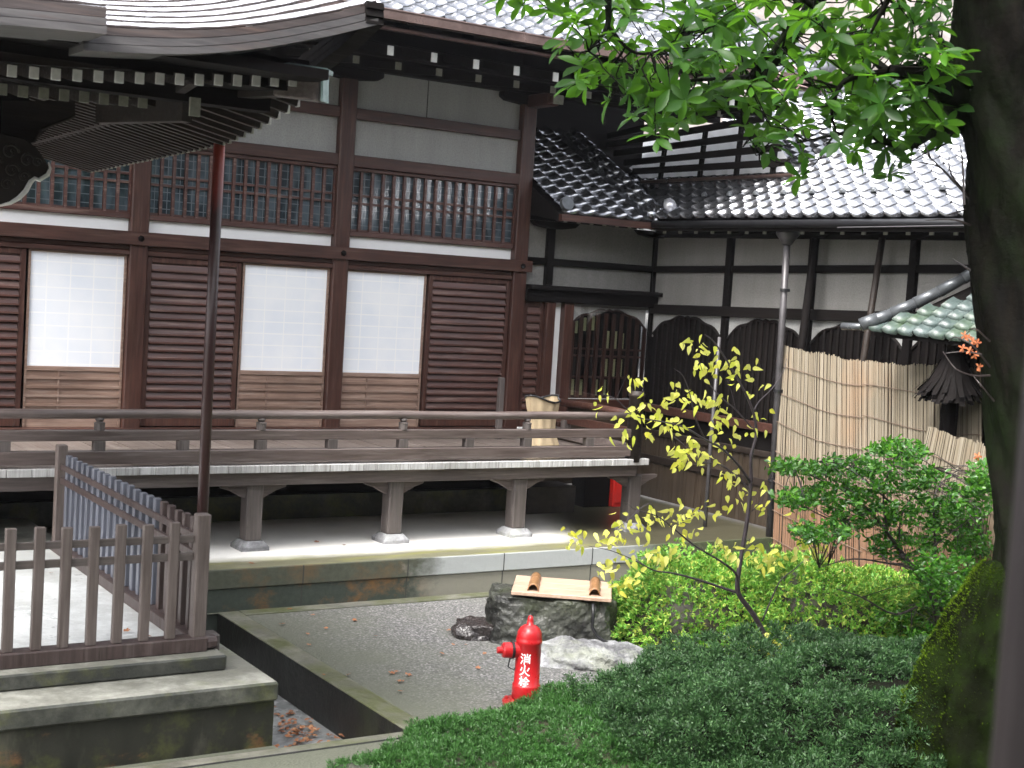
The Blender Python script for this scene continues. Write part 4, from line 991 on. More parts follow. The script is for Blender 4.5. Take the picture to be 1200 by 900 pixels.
# ================================================================== REED SCREENS
def reed(name, T0, T1, B0, B1, label, wav=.01, n=None, ties=7, jag=.02):
    T0, T1, B0, B1 = [np.array(q, float) for q in (T0, T1, B0, B1)]
    o = thing(name, tuple((B0+B1)/2), label, 'reed screen', 'reed screens along the wing')
    wid = np.linalg.norm(T1-T0); n = n or int(wid/.0125); V = []; F = []
    nrm = unit(np.cross(T1-T0, B0-T0))
    if nrm[0] > 0: nrm = -nrm
    side = unit(T1-T0)
    for i in range(n):
        s = (i+.5)/n+rng.normal(0, .15)/n; s2 = s+rng.normal(0, .5)/n
        a = T0*(1-s)+T1*s+np.array([0, 0, wav*math.sin(s*14)+wav*.7*math.sin(s*31)+rng.normal(0, jag*.3)]); b = B0*(1-s2)+B1*s2
        off = nrm*rng.uniform(0, .012); w_ = side*.0062; b0_ = len(V)
        for t_ in (0, .33, .66, 1):
            c = a*(1-t_)+b*t_+off+side*rng.normal(0, .0012); V += [c-w_, c+nrm*.006, c+w_]
        for j in range(3):
            for k in range(2): F.append((b0_+j*3+k, b0_+j*3+k+1, b0_+(j+1)*3+k+1, b0_+(j+1)*3+k))
    npmesh('reeds', V, F, mt['reed'], o)
    m = MB(); cs = [T0*.995+B0*.005, T1*.995+B1*.005, B1, B0]; m.add([tuple(c-nrm*.012) for c in cs]+[tuple(c-nrm*.002) for c in cs], [(0, 1, 2, 3), (4, 5, 6, 7)]); m.build('backing_mat', mt['boardz'], o)
    for j in range(ties):
        t_ = (j+.7)/ties; m = MB()
        pts = []
        for q in range(17):
            s = q/16; pts.append(tuple((T0*(1-s)+T1*s)*(1-t_)+(B0*(1-s)+B1*s)*t_+nrm*.02+np.array([0, 0, .012*math.sin(s*6+j)-.03*math.sin(math.pi*s)])))
        m.tube(pts, .0038, 5); m.build('tie_cord', mt['rope'], o)
    return o
reed('reed_screen', onX(915, 405, 9.93), onX(1018, 425, 9.93), onX(905, 640, 9.80), onX(1020, 700, 9.80), 'upright reed screen nearest the downpipe, with wavy tie cords')
reed('reed_screen', onX(1012, 424, 9.90), onX(1150, 432, 9.88), onX(1010, 690, 9.74), onX(1150, 760, 9.74), 'upright reed screen between the first screen and the slanting one')
reed('reed_screen', onX(1088, 500, 9.45), onX(1185, 532, 9.45), onX(1035, 740, 9.3), onX(1150, 790, 9.3), 'slanting lower reed screen fanning out behind the big tree trunk', ties=6)

# ================================================================== THINGS ON THE VERANDA
bc = thing('pleated_cover', (7.82, 11.5, -1.62), 'beige pleated canvas cover pinched at the waist, propped by the veranda corner post', 'canvas cover')
V = []; nu, nv = 48, 12
prof = [(0, .19), (.2, .175), (.45, .145), (.6, .14), (.75, .155), (1, .205)]
def cov(a, b):
    t_ = 1-b; wd = np.interp(t_, [p[0] for p in prof], [p[1] for p in prof]); ang = a*2*math.pi
    pl = 1+.08*math.sin(a*math.pi*2*9)
    zt_ = .53-.04*abs(math.sin(a*math.pi*2))*1 if b > .99 else .53
    x = 7.80+wd*math.cos(ang)*pl+.03*t_; y = 11.5+wd*.45*math.sin(ang)*pl
    return (x, y, -1.60+b*(zt_+.03*math.sin(ang*2)*b))
grid('canvas', cov, nu, nv, mt['beige'], bc)
m = MB(); m.tube([cov(i/48, 1) for i in range(49)], .010, 6); m.tube([cov(i/48, 0) for i in range(49)], .010, 6); m.build('dark_trim', mt['rubber'], bc, smooth=True)
m = MB(); m.box(7.93, 7.99, 12.5, 12.56, -1.63, -.98)
tag(m.build('short_post', mt['greyz'], loc=(7.96, 12.53, -1.62), bevel=.006), 'short pale wooden post standing on the veranda behind the beige cover', 'post')
cab = thing('red_cabinet', (9.45, 12.35, TZ), 'bright red cabinet in the dark below the veranda corner', 'cabinet')
m = MB(); m.box(9.35, 9.62, 12.3, 12.6, TZ, -1.80); m.build('body', mt['redbox'], cab, bevel=.008)
m = MB(); m.box(9.38, 9.59, 12.288, 12.299, TZ+.05, -1.84); m.build('door', mt['redbox'], cab, bevel=.003)
m = MB(); m.box(9.0, 9.34, 12.35, 12.6, TZ, -1.75)
tag(m.build('cupboard', mt['black'], loc=(9.2, 12.5, TZ), bevel=.006), 'dark cupboard under the veranda, left of the red cabinet', 'cupboard')

# ================================================================== HYDRANT
hx, hy = 5.075, 7.46
hyd = thing('fire_hydrant', (hx, hy, G), 'red pillar fire hydrant with white characters standing in the gravel', 'fire hydrant')
ax = Vector((.02, 0, 1)).normalized()
m = MB()
m.lathe((hx, hy, G), [(.092, 0), (.092, .125), (.090, .135), (.082, .14), (.082, .40), (.086, .405), (.086, .425), (.083, .43), (.082, .445), (.078, .475), (.064, .50), (.040, .518), (.022, .524), (.020, .555), (.016, .575), (.004, .583)], 32)
m.build('barrel', mt['red'], hyd, smooth=True, bevel=0)
m = MB(); m.lathe((hx, hy, G), [(.15, 0), (.15, .018), (.10, .022), (.096, .04)], 28)
for k in range(6):
    a = k*math.pi/3+.3; m.lathe((hx+.125*math.cos(a), hy+.125*math.sin(a), G+.018), [(.014, 0), (.014, .02)], 6)
m.build('base_flange', mt['red'], hyd)
nd = Vector((-.90, .30, 0)).normalized()
c0 = Vector((hx, hy, G+.355))
m = MB(); m.lathe(c0, [(.05, .05), (.05, .115)], 20, nd); nz = m.build('outlet', mt['red'], hyd, smooth=False)
m = MB(); m.lathe(c0, [(.056, .100), (.056, .116)], 20, nd); m.build('gasket', mt['rubber'], nz)
m = MB(); m.lathe(c0, [(.050, .117), (.050, .165), (.042, .175), (.022, .177), (.022, .205), (.018, .21)], 20, nd); m.build('cap', mt['red'], nz)
m = MB(); m.tube([c0+nd*.12+Vector((0, 0, -.05)), c0+nd*.13+Vector((0, 0, -.11)), c0+nd*.09+Vector((0, 0, -.13)), c0+nd*.06+Vector((0, 0, -.08))], .005, 6); m.build('chain', mt['rubber'], nz)
# lettering wrapped round the barrel
def lettering():
    faceang = math.atan2(-hy, -hx)-.20
    for i, ch in enumerate('消火栓'):
        cu = bpy.data.curves.new('glyph', 'FONT'); cu.body = ch; cu.size = .075; cu.align_x = 'CENTER'; cu.align_y = 'CENTER'; cu.offset = .0012; cu.resolution_u = 6
        to = bpy.data.objects.new('glyph', cu); S.collection.objects.link(to)
        dg = bpy.context.evaluated_depsgraph_get(); me = bpy.data.meshes.new_from_object(to.evaluated_get(dg)); bpy.data.objects.remove(to)
        if not len(me.vertices): continue
        xs0 = [v.co.x for v in me.vertices]; ys0 = [v.co.y for v in me.vertices]; mx_, my_ = (min(xs0)+max(xs0))/2, (min(ys0)+max(ys0))/2
        import bmesh
        bm = bmesh.new(); bm.from_mesh(me); bmesh.ops.triangulate(bm, faces=bm.faces)
        for v in bm.verts:
            a = faceang+(v.co.x-mx_)/.0835; z = .315-i*.075+(v.co.y-my_)
            v.co = (.0835*math.cos(a), .0835*math.sin(a), z)
        bm.to_mesh(me); bm.free()
        o = bpy.data.objects.new('lettering', me); S.collection.objects.link(o); o.parent = hyd; me.materials.clear(); me.materials.append(mt['letter'])
lettering()

# ================================================================== ROCKS, BASIN
def rockmesh(cx, cy, rx, ry, h, z0, flat=.0, seed=0, ang=0, n=28, rough=.12, blocky=3.5):
    r_ = np.random.default_rng(seed); ph = r_.uniform(0, 6.28, (14,)); fr = r_.uniform(1.5, 6, (14, 3)); V = []
    nu, nv = n*2, n
    for j in range(nv+1):
        for i in range(nu):
            th = 2*math.pi*i/nu; phi = math.pi/2*j/nv
            d = np.array([math.cos(th)*math.cos(phi), math.sin(th)*math.cos(phi), math.sin(phi)])
            q = (abs(d[0])**blocky+abs(d[1])**blocky+abs(d[2])**blocky)**(-1/blocky)
            k = sum(math.sin(fr[a] @ d*1.6+ph[a])/(1+.25*np.linalg.norm(fr[a])) for a in range(14))
            k2 = sum(abs(math.sin(fr[a] @ d*4.1+ph[a]*2)) for a in range(7))/7-.6
            k3 = sum(math.sin(fr[a] @ d*11+ph[a]*3) for a in range(7, 14))/7
            p = d*q*(1+rough*.35*k+rough*.55*k2+rough*.30*k3)
            z = min(p[2]*h, h*(1-flat)) if flat else p[2]*h
            if flat and p[2]*h > h*(1-flat): z = h*(1-flat)+.006*math.sin(p[0]*9+p[1]*7)
            x, y = p[0]*rx, p[1]*ry; c, s = math.cos(ang), math.sin(ang)
            V.append((cx+x*c-y*s, cy+x*s+y*c, z0-.02+z))
    V = [(cx, cy, z0-.10)]*nu+V
    F = [(j*nu+i, j*nu+(i+1) % nu, (j+1)*nu+(i+1) % nu, (j+1)*nu+i) for j in range(nv+1) for i in range(nu)]
    return V, F
def rugged(o, vox, scale, st):
    r1 = o.modifiers.new('remesh', 'REMESH'); r1.mode = 'VOXEL'; r1.voxel_size = vox
    for sc_, k_ in ((scale, 1.), (scale*.3, .45)):
        tx = bpy.data.textures.new('rock_relief', 'CLOUDS'); tx.noise_scale = sc_; tx.noise_depth = 3
        d_ = o.modifiers.new('relief', 'DISPLACE'); d_.texture = tx; d_.strength = st*k_; d_.mid_level = .5
    return o
viewang = math.atan2(-rr[1], -rr[0])
A = math.atan2(rr[1], rr[0])
bx_, by_ = 6.21, 8.80
v, f_ = rockmesh(bx_-.02, by_+.02, .47, .30, .48, G, .20, 3, A, rough=.13, blocky=5, n=44)
tag(rugged(npmesh('stone_basin', v, f_, mt['rock'], loc=(bx_, by_, G)), .014, .16, .05), 'big dark rough stone basin under the pale wooden lid', 'stone basin')
lid = thing('wooden_lid', (bx_, by_, -2.31), 'pale cedar board lid with two bamboo grips lying on the stone basin', 'lid')
A2 = A-R(4)
def LP(u_, v_, z):
    u_ = u_*.80+.045; c, s = math.cos(A2), math.sin(A2); return (bx_+u_*c-v_*s, by_+u_*s+v_*c, z)
m = MB()
for j in range(3):
    v0 = -.30+j*.2; v1 = v0+.198
    m.prism([LP(-.47+.04*(j == 2)*0, v0, -2.315), LP(.47, v0, -2.315), LP(.47, v1, -2.315), LP(-.47, v1, -2.315)], (0, 0, .03))
m.build('board', mt['lid'], lid, bevel=.004)
for u_ in (-.27, .31):
    V = []; F = []; n = 10
    for j in range(7):
        v_ = -.25+j*.075; r_ = .040+(.005 if j % 3 == 0 else 0)
        for k in range(n+1):
            a = math.pi*k/n
            V.append(LP(u_+r_*math.cos(a), v_, -2.284+r_*math.sin(a)*1.05))
    F = [(j*(n+1)+k, j*(n+1)+k+1, (j+1)*(n+1)+k+1, (j+1)*(n+1)+k) for j in range(6) for k in range(n)]
    o = npmesh('bamboo_grip', V, F, mt['bamboo'], lid, smooth=True); sm = o.modifiers.new('thick', 'SOLIDIFY'); sm.thickness = .008
v, f_ = rockmesh(5.73, 9.08, .21, .17, .17, G, .25, 8, A, rough=.16, blocky=4, n=36)
tag(rugged(npmesh('flat_rock', v, f_, mt['rockdark'], loc=(5.73, 9.08, G)), .010, .12, .03), 'small black wet flat topped rock left of the stone basin', 'rock')
v, f_ = rockmesh(6.10, 8.22, .48, .30, .14, G, 0, 12, A, rough=.14, blocky=2.6, n=44)
tag(rugged(npmesh('flat_rock', v, f_, mt['rockpale'], loc=(6.12, 8.24, G)), .010, .14, .045), 'low pale grey lichen covered rock in front of the basin, right of the hydrant', 'rock')
m = MB(); hs_ = [LP(.30, -.33, -2.33), LP(.31, -.36, -2.40), LP(.31, -.36, -2.50), LP(.36, -.37, -2.56), LP(.45, -.38, -2.60), LP(.7, -.38, -2.64), LP(1.0, -.38, -2.685)]
m.tube(hs_, .013, 8); tag(m.build('black_hose', mt['rubber'], loc=hs_[-1], smooth=True), 'black hose hanging down the right side of the stone basin', 'hose')

# ================================================================== PLANTS
def dome(cx, cy, a, b, h, ang, z0, n, lump=.12, seed=1, fill=.25, pw=2.2):
    """points and outward normals through the outer shell of a mound"""
    r_ = np.random.default_rng(seed); th = r_.uniform(0, 2*math.pi, n); u_ = r_.uniform(0, 1, n); ph = np.arcsin(u_)
    d = np.stack([np.cos(th)*np.cos(ph), np.sin(th)*np.cos(ph), np.sin(ph)], 1)
    q = (np.abs(d)**pw).sum(1)**(-1/pw)
    k = sum(np.sin(d @ f3*w3+p3) for f3, w3, p3 in [(r_.normal(size=3), r_.uniform(3, 11), r_.uniform(0, 6)) for _ in range(9)])/3
    rad = q*(1+lump*k)*(1-fill*r_.uniform(0, 1, n)**2)
    p = d*rad[:, None]; c, s = math.cos(ang), math.sin(ang)
    X = p[:, 0]*a; Y = p[:, 1]*b
    P = np.stack([cx+X*c-Y*s, cy+X*s+Y*c, z0+p[:, 2]*h], 1)
    nn = unit(np.stack([d[:, 0]/a, d[:, 1]/b, d[:, 2]/h], 1)); N_ = np.stack([nn[:, 0]*c-nn[:, 1]*s, nn[:, 0]*s+nn[:, 1]*c, nn[:, 2]], 1)
    return P, N_
def core(name, cx, cy, a, b, h, ang, z0, parent, mat, k=.80, seed=1):
    V = []; nu, nv = 40, 14
    for j in range(nv+1):
        for i in range(nu):
            th = 2*math.pi*i/nu; ph = math.pi/2*j/nv; x = a*k*math.cos(th)*math.cos(ph); y = b*k*math.sin(th)*math.cos(ph); c, s = math.cos(ang), math.sin(ang)
            V.append((cx+x*c-y*s, cy+x*s+y*c, z0+h*k*math.sin(ph)))
    F = [(j*nu+i, j*nu+(i+1) % nu, (j+1)*nu+(i+1) % nu, (j+1)*nu+i) for j in range(nv) for i in range(nu)]
    return npmesh(name, V, F, mat, parent, smooth=True)
def sprigs(P, N_, per, L, Wd, spread=.9, shape='tri', curl=.1, upb=.35, lv=.35):
    n = len(P); PP = np.repeat(P, per, 0)+rng.normal(0, L*.12, (n*per, 3)); D = np.repeat(N_, per, 0)+rng.normal(0, spread, (n*per, 3))+np.array([0, 0, upb])
    return leaves(PP, D, L*(1+rng.uniform(-lv, lv, n*per)), Wd*(1+rng.uniform(-.25, .25, n*per)), None, curl, shape)
def tufts(P, N_, per, L, Wd, rad, sq=.8):
    n = len(P); c = np.repeat(P, per, 0); d = unit(np.repeat(N_, per, 0)*.9+rng.normal(0, .75, (n*per, 3))+np.array([0, 0, .25]))
    b = c+d*rad*rng.uniform(.15, 1, (n*per, 1))
    return leaves(b, d+rng.normal(0, .35, (n*per, 3)), L*rng.uniform(.6, 1.3, n*per), Wd*rng.uniform(.7, 1.3, n*per), None, 0, 'needle')
# big dark yew mound, front right
YC = (6.42, 5.75)
yew = thing('yew_bush', (YC[0], YC[1], G), 'broad dark blue green clipped yew mound in the right foreground', 'bush')
lobes = [(6.42, 5.75, 1.45, 1.15, .60), (5.62, 6.15, .85, .80, .44), (7.45, 5.45, .95, .9, .54)]
parts = []
for i, (x, y, a, b, h) in enumerate(lobes):
    P, N_ = dome(x, y, a, b, h, A, G, int(1900*a*b), .15, 20+i, .10); parts.append(tufts(P, N_, 88, .018, .0034, .060)); core('inner_branches', x, y, a, b, h, A, G, yew, mt['bark'], .84)
npmesh('foliage', *merge(parts), mt['yew'], yew)
# low light green ground cover
jun = thing('juniper_cover', (4.7, 6.7, G), 'low fresh green juniper spreading in front of the hydrant', 'shrub')
parts = []
for i, (x, y, a, b, h) in enumerate([(4.75, 6.45, .95, .62, .19), (4.1, 6.35, .75, .42, .13), (5.35, 6.75, .7, .5, .20), (5.6, 6.9, .4, .35, .16)]):
    P, N_ = dome(x, y, a, b, h, A, G, int(4600*a*b), .13, 40+i, .15); parts.append(tufts(P, N_+np.array([0, 0, .5]), 34, .018, .0028, .040)); core('inner_branches', x, y, a, b, h, A, G, jun, mt['soil'], .85)
npmesh('foliage', *merge(parts), mt['juniper'], jun)
# azalea behind
az = thing('azalea_bush', (7.9, 8.4, G), 'rounded yellow green azalea behind the yew mound, right of the stone basin', 'bush')
parts = []
for i, (x, y, a, b, h) in enumerate([(7.22, 8.35, .75, .62, .68), (8.15, 8.1, 1.0, .65, .70), (9.1, 7.75, .8, .6, .55), (7.0, 8.55, .4, .4, .5)]):
    P, N_ = dome(x, y, a, b, h, A, G, int(7600*a*b), .12, 60+i, .26); parts.append(sprigs(P, N_, 6, .034, .0080, .8, 'tri2', .15)); core('inner_branches', x, y, a, b, h, A, G, az, mt['soil'], .74)
npmesh('foliage', *merge(parts), mt['azalea'], az)

def branchset(m, chains, r0, r1, n=7):
    for pts, ra, rb in chains: m.tube(pts, list(np.linspace(ra, rb, len(pts))), n)
def bez(pts, k=4):
    """Catmull-Rom resample"""
    P = [np.array(p, float) for p in pts]; P = [2*P[0]-P[1]]+P+[2*P[-1]-P[-2]]; out = []
    for i in range(1, len(P)-2):
        for j in range(k):
            t_ = j/k; a, b, c, d = P[i-1:i+3]; out.append(.5*((2*b)+(-a+c)*t_+(2*a-5*b+4*c-d)*t_**2+(-a+3*b-3*c+d)*t_**3))
    out.append(P[-2]); return [tuple(o) for o in out]
# yellow sapling (a vertical fan of branches at about Y = 7.35)
sap = thing('yellow_sapling', (7.25, 7.4, G), 'slender sapling with bright yellow autumn leaves rising behind the yew mound', 'sapling')
def sp_(x, y, dy=0.): return tuple(onY(x, y, 7.35+dy))
trunkp = [(912, 790), (903, 758), (884, 722), (868, 700), (864, 686), (868, 655), (874, 620), (878, 590), (880, 560), (880, 535), (886, 510), (884, 488), (876, 466), (862, 440), (850, 420), (836, 400), (826, 392)]
m = MB(); m.tube(bez([sp_(*q) for q in trunkp]), list(np.linspace(.022, .004, (len(trunkp)-1)*4+1)), 8); m.build('trunk', mt['sapbark'], sap, smooth=True)
brs = [([(866, 695), (850, 690), (820, 680), (790, 672), (765, 668), (745, 655)], .012, .003, .15), ([(866, 690), (862, 672), (845, 658), (815, 640), (790, 620), (770, 605), (745, 598)], .010, .003, -.25), ([(879, 565), (865, 545), (845, 525), (826, 515), (800, 500), (775, 494), (745, 488), (722, 468), (705, 462)], .011, .002, -.15),
       ([(879, 575), (865, 560), (845, 545), (820, 540), (800, 520), (790, 512)], .008, .002, .2), ([(886, 505), (880, 500), (862, 480), (850, 470), (835, 455), (825, 440), (820, 425), (815, 418)], .006, .002, .1), ([(826, 515), (815, 490), (808, 460), (800, 440), (790, 432)], .006, .002, -.1),
       ([(884, 480), (890, 470), (905, 455), (918, 435), (922, 420)], .005, .002, .1), ([(893, 728), (905, 700), (915, 680), (930, 668), (945, 655), (960, 648)], .007, .002, -.2), ([(880, 600), (890, 590), (900, 575), (915, 580)], .005, .002, -.1), ([(770, 605), (760, 590), (735, 610), (712, 628)], .005, .0015, -.2),
       ([(745, 598), (728, 585)], .003, .0015, -.2), ([(722, 468), (730, 450), (735, 440)], .003, .0015, -.1), ([(745, 488), (725, 480)], .004, .001, 0), ([(862, 480), (858, 462), (852, 445)], .003, .001, 0), ([(765, 668), (740, 655), (715, 645), (690, 640)], .005, .0015, .1)]
m = MB()
tips = []
for pts, ra, rb, dy in brs:
    n = len(pts); pp = bez([sp_(x, y, dy*i/(n-1)) for i, (x, y) in enumerate(pts)]); m.tube(pp, list(np.linspace(ra, rb, len(pp))), 6)
m.build('branch', mt['sapbark'], sap, smooth=True)
ly = [(806, 397, 3), (812, 405, 2), (822, 405, 3), (836, 410, 2), (821, 427, 4), (829, 432, 4), (838, 437, 3), (856, 415, 3), (861, 420, 2), (877, 421, 2), (856, 437, 2), (867, 443, 4), (893, 455, 1), (877, 461, 1), (846, 466, 2), (890, 484, 1), (888, 504, 2), (873, 511, 1), (828, 470, 4), (835, 472, 4), (842, 475, 3), (847, 496, 3), (860, 497, 2), (838, 494, 3), (788, 460, 5), (795, 465, 5), (806, 462, 3), (745, 442, 3), (752, 446, 2), (708, 466, 2), (735, 489, 2), (752, 478, 4), (758, 470, 3), (770, 487, 4), (776, 490, 3), (777, 472, 2), (799, 490, 1), (808, 488, 1), (727, 508, 2), (733, 512, 2), (757, 506, 2), (776, 505, 2), (790, 507, 2), (791, 525, 5), (803, 530, 5), (815, 528, 5), (824, 535, 5), (812, 540, 5), (800, 540, 4), (830, 527, 3), (845, 553, 4), (855, 558, 4), (861, 564, 3), (860, 512, 1), (899, 542, 1), (895, 575, 2), (873, 582, 3), (866, 587, 2), (898, 595, 2), (793, 586, 1), (733, 604, 3), (752, 604, 2), (768, 602, 3), (789, 600, 4), (785, 615, 4), (804, 601, 4), (823, 597, 4), (835, 597, 2), (670, 626, 3), (676, 628, 2), (689, 634, 3), (712, 631, 4), (720, 636, 3), (726, 628, 3), (716, 660, 3), (709, 668, 3), (741, 611, 4), (757, 613, 3), (763, 604, 3), (802, 620, 2), (812, 625, 2), (738, 626, 3), (765, 645, 4), (760, 650, 3), (728, 672, 4), (735, 680, 3), (747, 678, 5), (780, 660, 3), (790, 645, 3), (842, 640, 4), (850, 643, 4), (853, 650, 3), (888, 640, 4), (893, 652, 4), (900, 655, 4), (880, 648, 3), (910, 657, 3), (905, 640, 2), (933, 606, 2), (944, 610, 2), (938, 635, 3), (944, 632, 3), (950, 645, 3), (955, 628, 2), (962, 650, 2), (968, 655, 1), (948, 632, 2), (740, 655, 3), (890, 745, 3), (880, 752, 3), (905, 755, 4), (925, 750, 4), (930, 745, 3), (820, 465, 3), (850, 520, 1), (815, 520, 2), (700, 468, 1)]
P = []; D = []; U = []
for x, y, n in ly:
    dy = rng.normal(0, .22); c = np.array(sp_(x, y, dy))
    for k in range(n+2):
        P.append(c+rng.normal(0, .038, 3)); D.append(np.array([rng.normal(0, .7), rng.normal(0, .5), -.75+rng.normal(0, .35)])+rr*rng.normal(0, .3)); U.append(-fw+rng.normal(0, .55, 3))
P = np.array(P); npmesh('leaves', *leaves(P, D, rng.uniform(.045, .082, len(P)), rng.uniform(.011, .020, len(P)), np.array(U), .25, 'heart'), mt['yellow'], sap)

# glossy green shrub on the right
gs = thing('glossy_shrub', (9.0, 7.6, G), 'spreading shrub with small glossy green leaves before the reed screens', 'shrub')
def gp_(x, y, dy=0.): return tuple(onY(x, y, 7.15+dy))
stems = [([(1105, 790), (1098, 720), (1088, 690), (1070, 665), (1055, 650)], .030, .016, 0), ([(1070, 665), (1040, 625), (1020, 600), (995, 578), (960, 562), (935, 548)], .015, .003, .1), ([(1040, 625), (1035, 580), (1045, 545), (1060, 525)], .009, .003, -.1), ([(1088, 690), (1096, 650), (1094, 600), (1100, 570), (1130, 545)], .013, .003, .2),
         ([(1070, 665), (1040, 660), (1000, 655), (960, 665)], .010, .003, -.2), ([(1085, 705), (1050, 720), (1010, 700), (980, 690)], .010, .003, -.3), ([(1094, 640), (1120, 620), (1150, 600)], .008, .003, .2), ([(1020, 600), (980, 610), (935, 590)], .008, .003, .1), ([(1055, 650), (1055, 610), (1070, 580), (1095, 548)], .008, .003, -.1), ([(1045, 590), (1010, 560), (985, 540), (930, 545)], .007, .002, 0)]
m = MB(); nodes = []
for pts, ra, rb, dy in stems:
    n = len(pts); pp = bez([gp_(x, y, dy*i/(n-1)) for i, (x, y) in enumerate(pts)]); m.tube(pp, list(np.linspace(ra, rb, len(pp))), 6); nodes += pp
nodes = np.array(nodes)
pads = [(945, 548, 38, 9), (990, 550, 40, 12), (940, 585, 32, 10), (985, 580, 45, 14), (1050, 530, 32, 14), (1060, 560, 45, 20), (1110, 570, 35, 18), (1135, 585, 28, 25), (1010, 605, 45, 16), (960, 625, 35, 12), (1075, 600, 45, 18), (1120, 620, 35, 22), (1060, 640, 45, 15), (1140, 640, 24, 25), (1110, 670, 40, 25), (1070, 730, 50, 22), (1120, 700, 40, 30), (1100, 750, 40, 15), (1150, 560, 12, 20)]
P = []; D = []
tw = []
for x, y, a, b in pads:
    dyc = rng.normal(0, .3)
    for k in range(int(34+a*b*.065)):
        th = rng.uniform(0, 6.28); q = rng.uniform(0, 1)**.5; c = np.array(gp_(x+a*q*math.cos(th), y+b*q*math.sin(th), dyc+rng.normal(0, .18)))
        if k % 4 == 0:
            nn_ = nodes[np.argmin(((nodes-c)**2).sum(1))]; tw.append([tuple(nn_), tuple((nn_+c)/2+np.array([0, 0, .02])), tuple(c)])
        for j in range(8): P.append(c+rng.normal(0, .026, 3)*np.array([1, 1, .6])); D.append(rng.normal(0, 1, 3)*np.array([1, 1, .5])+np.array([0, 0, .5]))
for t3 in tw: m.tube(t3, [.004, .003, .0015], 4)
m.build('stem', mt['twig'], gs, smooth=True)
P = np.array(P); npmesh('leaves', *leaves(P, D, rng.uniform(.034, .060, len(P)), rng.uniform(.009, .015, len(P)), None, .15), mt['glossy'], gs)

# ---------------- big tree
tree = thing('broadleaf_tree', tuple(onZ(1240, 800, -2.6)*.78), 'big dark mossy tree trunk at the right edge with broad bright green leaves overhead', 'tree')
TD = 8.3
def tp(x, y, dd=0.): return tuple(far(x, y, TD+dd))
tr_ = [(1212, 900, .42), (1225, 780, .34), (1226, 640, .255), (1218, 540, .25), (1206, 440, .25), (1197, 330, .255), (1195, 250, .27), (1188, 160, .26), (1180, 90, .265), (1175, 10, .25), (1168, -80, .24), (1150, -220, .21), (1120, -400, .17)]
# trunk foot reaches the soil
pts = [np.array(tp(x, y)) for x, y, r_ in tr_]; pts[0][2] = min(pts[0][2], G-.05); pp = bez(pts); rads = np.interp(np.linspace(0, 1, len(pp)), np.linspace(0, 1, len(tr_)), [q[2] for q in tr_])
def lumpy(pp, rads, n=120, seed=3):
    r_ = np.random.default_rng(seed); V = []; ph = r_.uniform(0, 6.28, 6)
    for i, (p, rad) in enumerate(zip(pp, rads)):
        for k in range(n):
            a = 2*math.pi*k/n; q = rad*(1+.06*math.sin(3*a+ph[0]+i*.15)+.035*math.sin(7*a+ph[1]+i*.3)+.025*abs(math.sin(9*a+.9*math.sin(i*.21)))+.02*abs(math.sin(17*a+1.3*math.sin(i*.33+2)+i*.05))+r_.normal(0, .008)); V.append((p[0]+q*math.cos(a), p[1]+q*math.sin(a), p[2]))
    return V, [(i*n+k, i*n+(k+1) % n, (i+1)*n+(k+1) % n, (i+1)*n+k) for i in range(len(pp)-1) for k in range(n)]
pp2 = bez(pts, 16); rads2 = np.interp(np.linspace(0, 1, len(pp2)), np.linspace(0, 1, len(tr_)), [q[2] for q in tr_])
npmesh('trunk', *lumpy(pp2, rads2), mt['bark'], tree, smooth=True)
limbs = [([(1150, 145, 0), (1125, 118, -.1), (1100, 95, -.3), (1070, 86, -.5), (1040, 84, -.6)], .12, .03), ([(1170, -60, 0), (1080, -90, .1), (990, -60, .2), (962, -8, .3), (930, 40, .3), (900, 78, .4), (870, 96, .5), (835, 112, .6), (800, 135, .7), (768, 150, .8)], .075, .006),
         ([(955, 5, .2), (938, 0, .2), (925, 30, .1), (905, 60, 0), (880, 85, 0)], .03, .008), ([(1140, 150, 0), (1100, 152, -.2), (1060, 172, -.4), (1010, 155, -.5), (985, 157, -.5), (945, 165, -.5)], .035, .005), ([(900, 80, .4), (885, 110, .3), (870, 125, .3), (872, 150, .3), (890, 180, .3)], .015, .004),
         ([(1080, -90, 0), (900, -160, -.2), (760, -90, -.3), (716, -20, -.4), (712, 30, -.4), (690, 60, -.5)], .05, .006), ([(880, 90, .4), (830, 93, .1), (780, 95, 0), (750, 88, 0)], .014, .004), ([(840, -120, 0), (700, -120, .1), (640, -60, .1), (610, -10, 0)], .03, .006), ([(1040, 84, -.6), (990, 95, -.7), (975, 130, -.7), (980, 155, -.7)], .02, .005),
         ([(1040, 84, -.6), (1010, 60, -.4), (970, 40, -.2)], .025, .006), ([(1120, 118, 0), (1110, 60, .4), (1075, 20, .6), (1040, 0, .6)], .03, .006), ([(712, 30, -.4), (740, 60, -.3), (770, 60, -.3), (800, 40, -.2)], .012, .004), ([(1100, -80, 0), (1060, -30, -.6), (1035, 10, -.7), (1020, 40, -.7)], .03, .006)]
m = MB(); bn = []
for pts_, ra, rb in limbs:
    pp = bez([tp(x, y, d) for x, y, d in pts_]); m.tube(pp, list(np.linspace(ra, rb, len(pp))), 8, jit=.05); bn += pp
bn = np.array(bn)
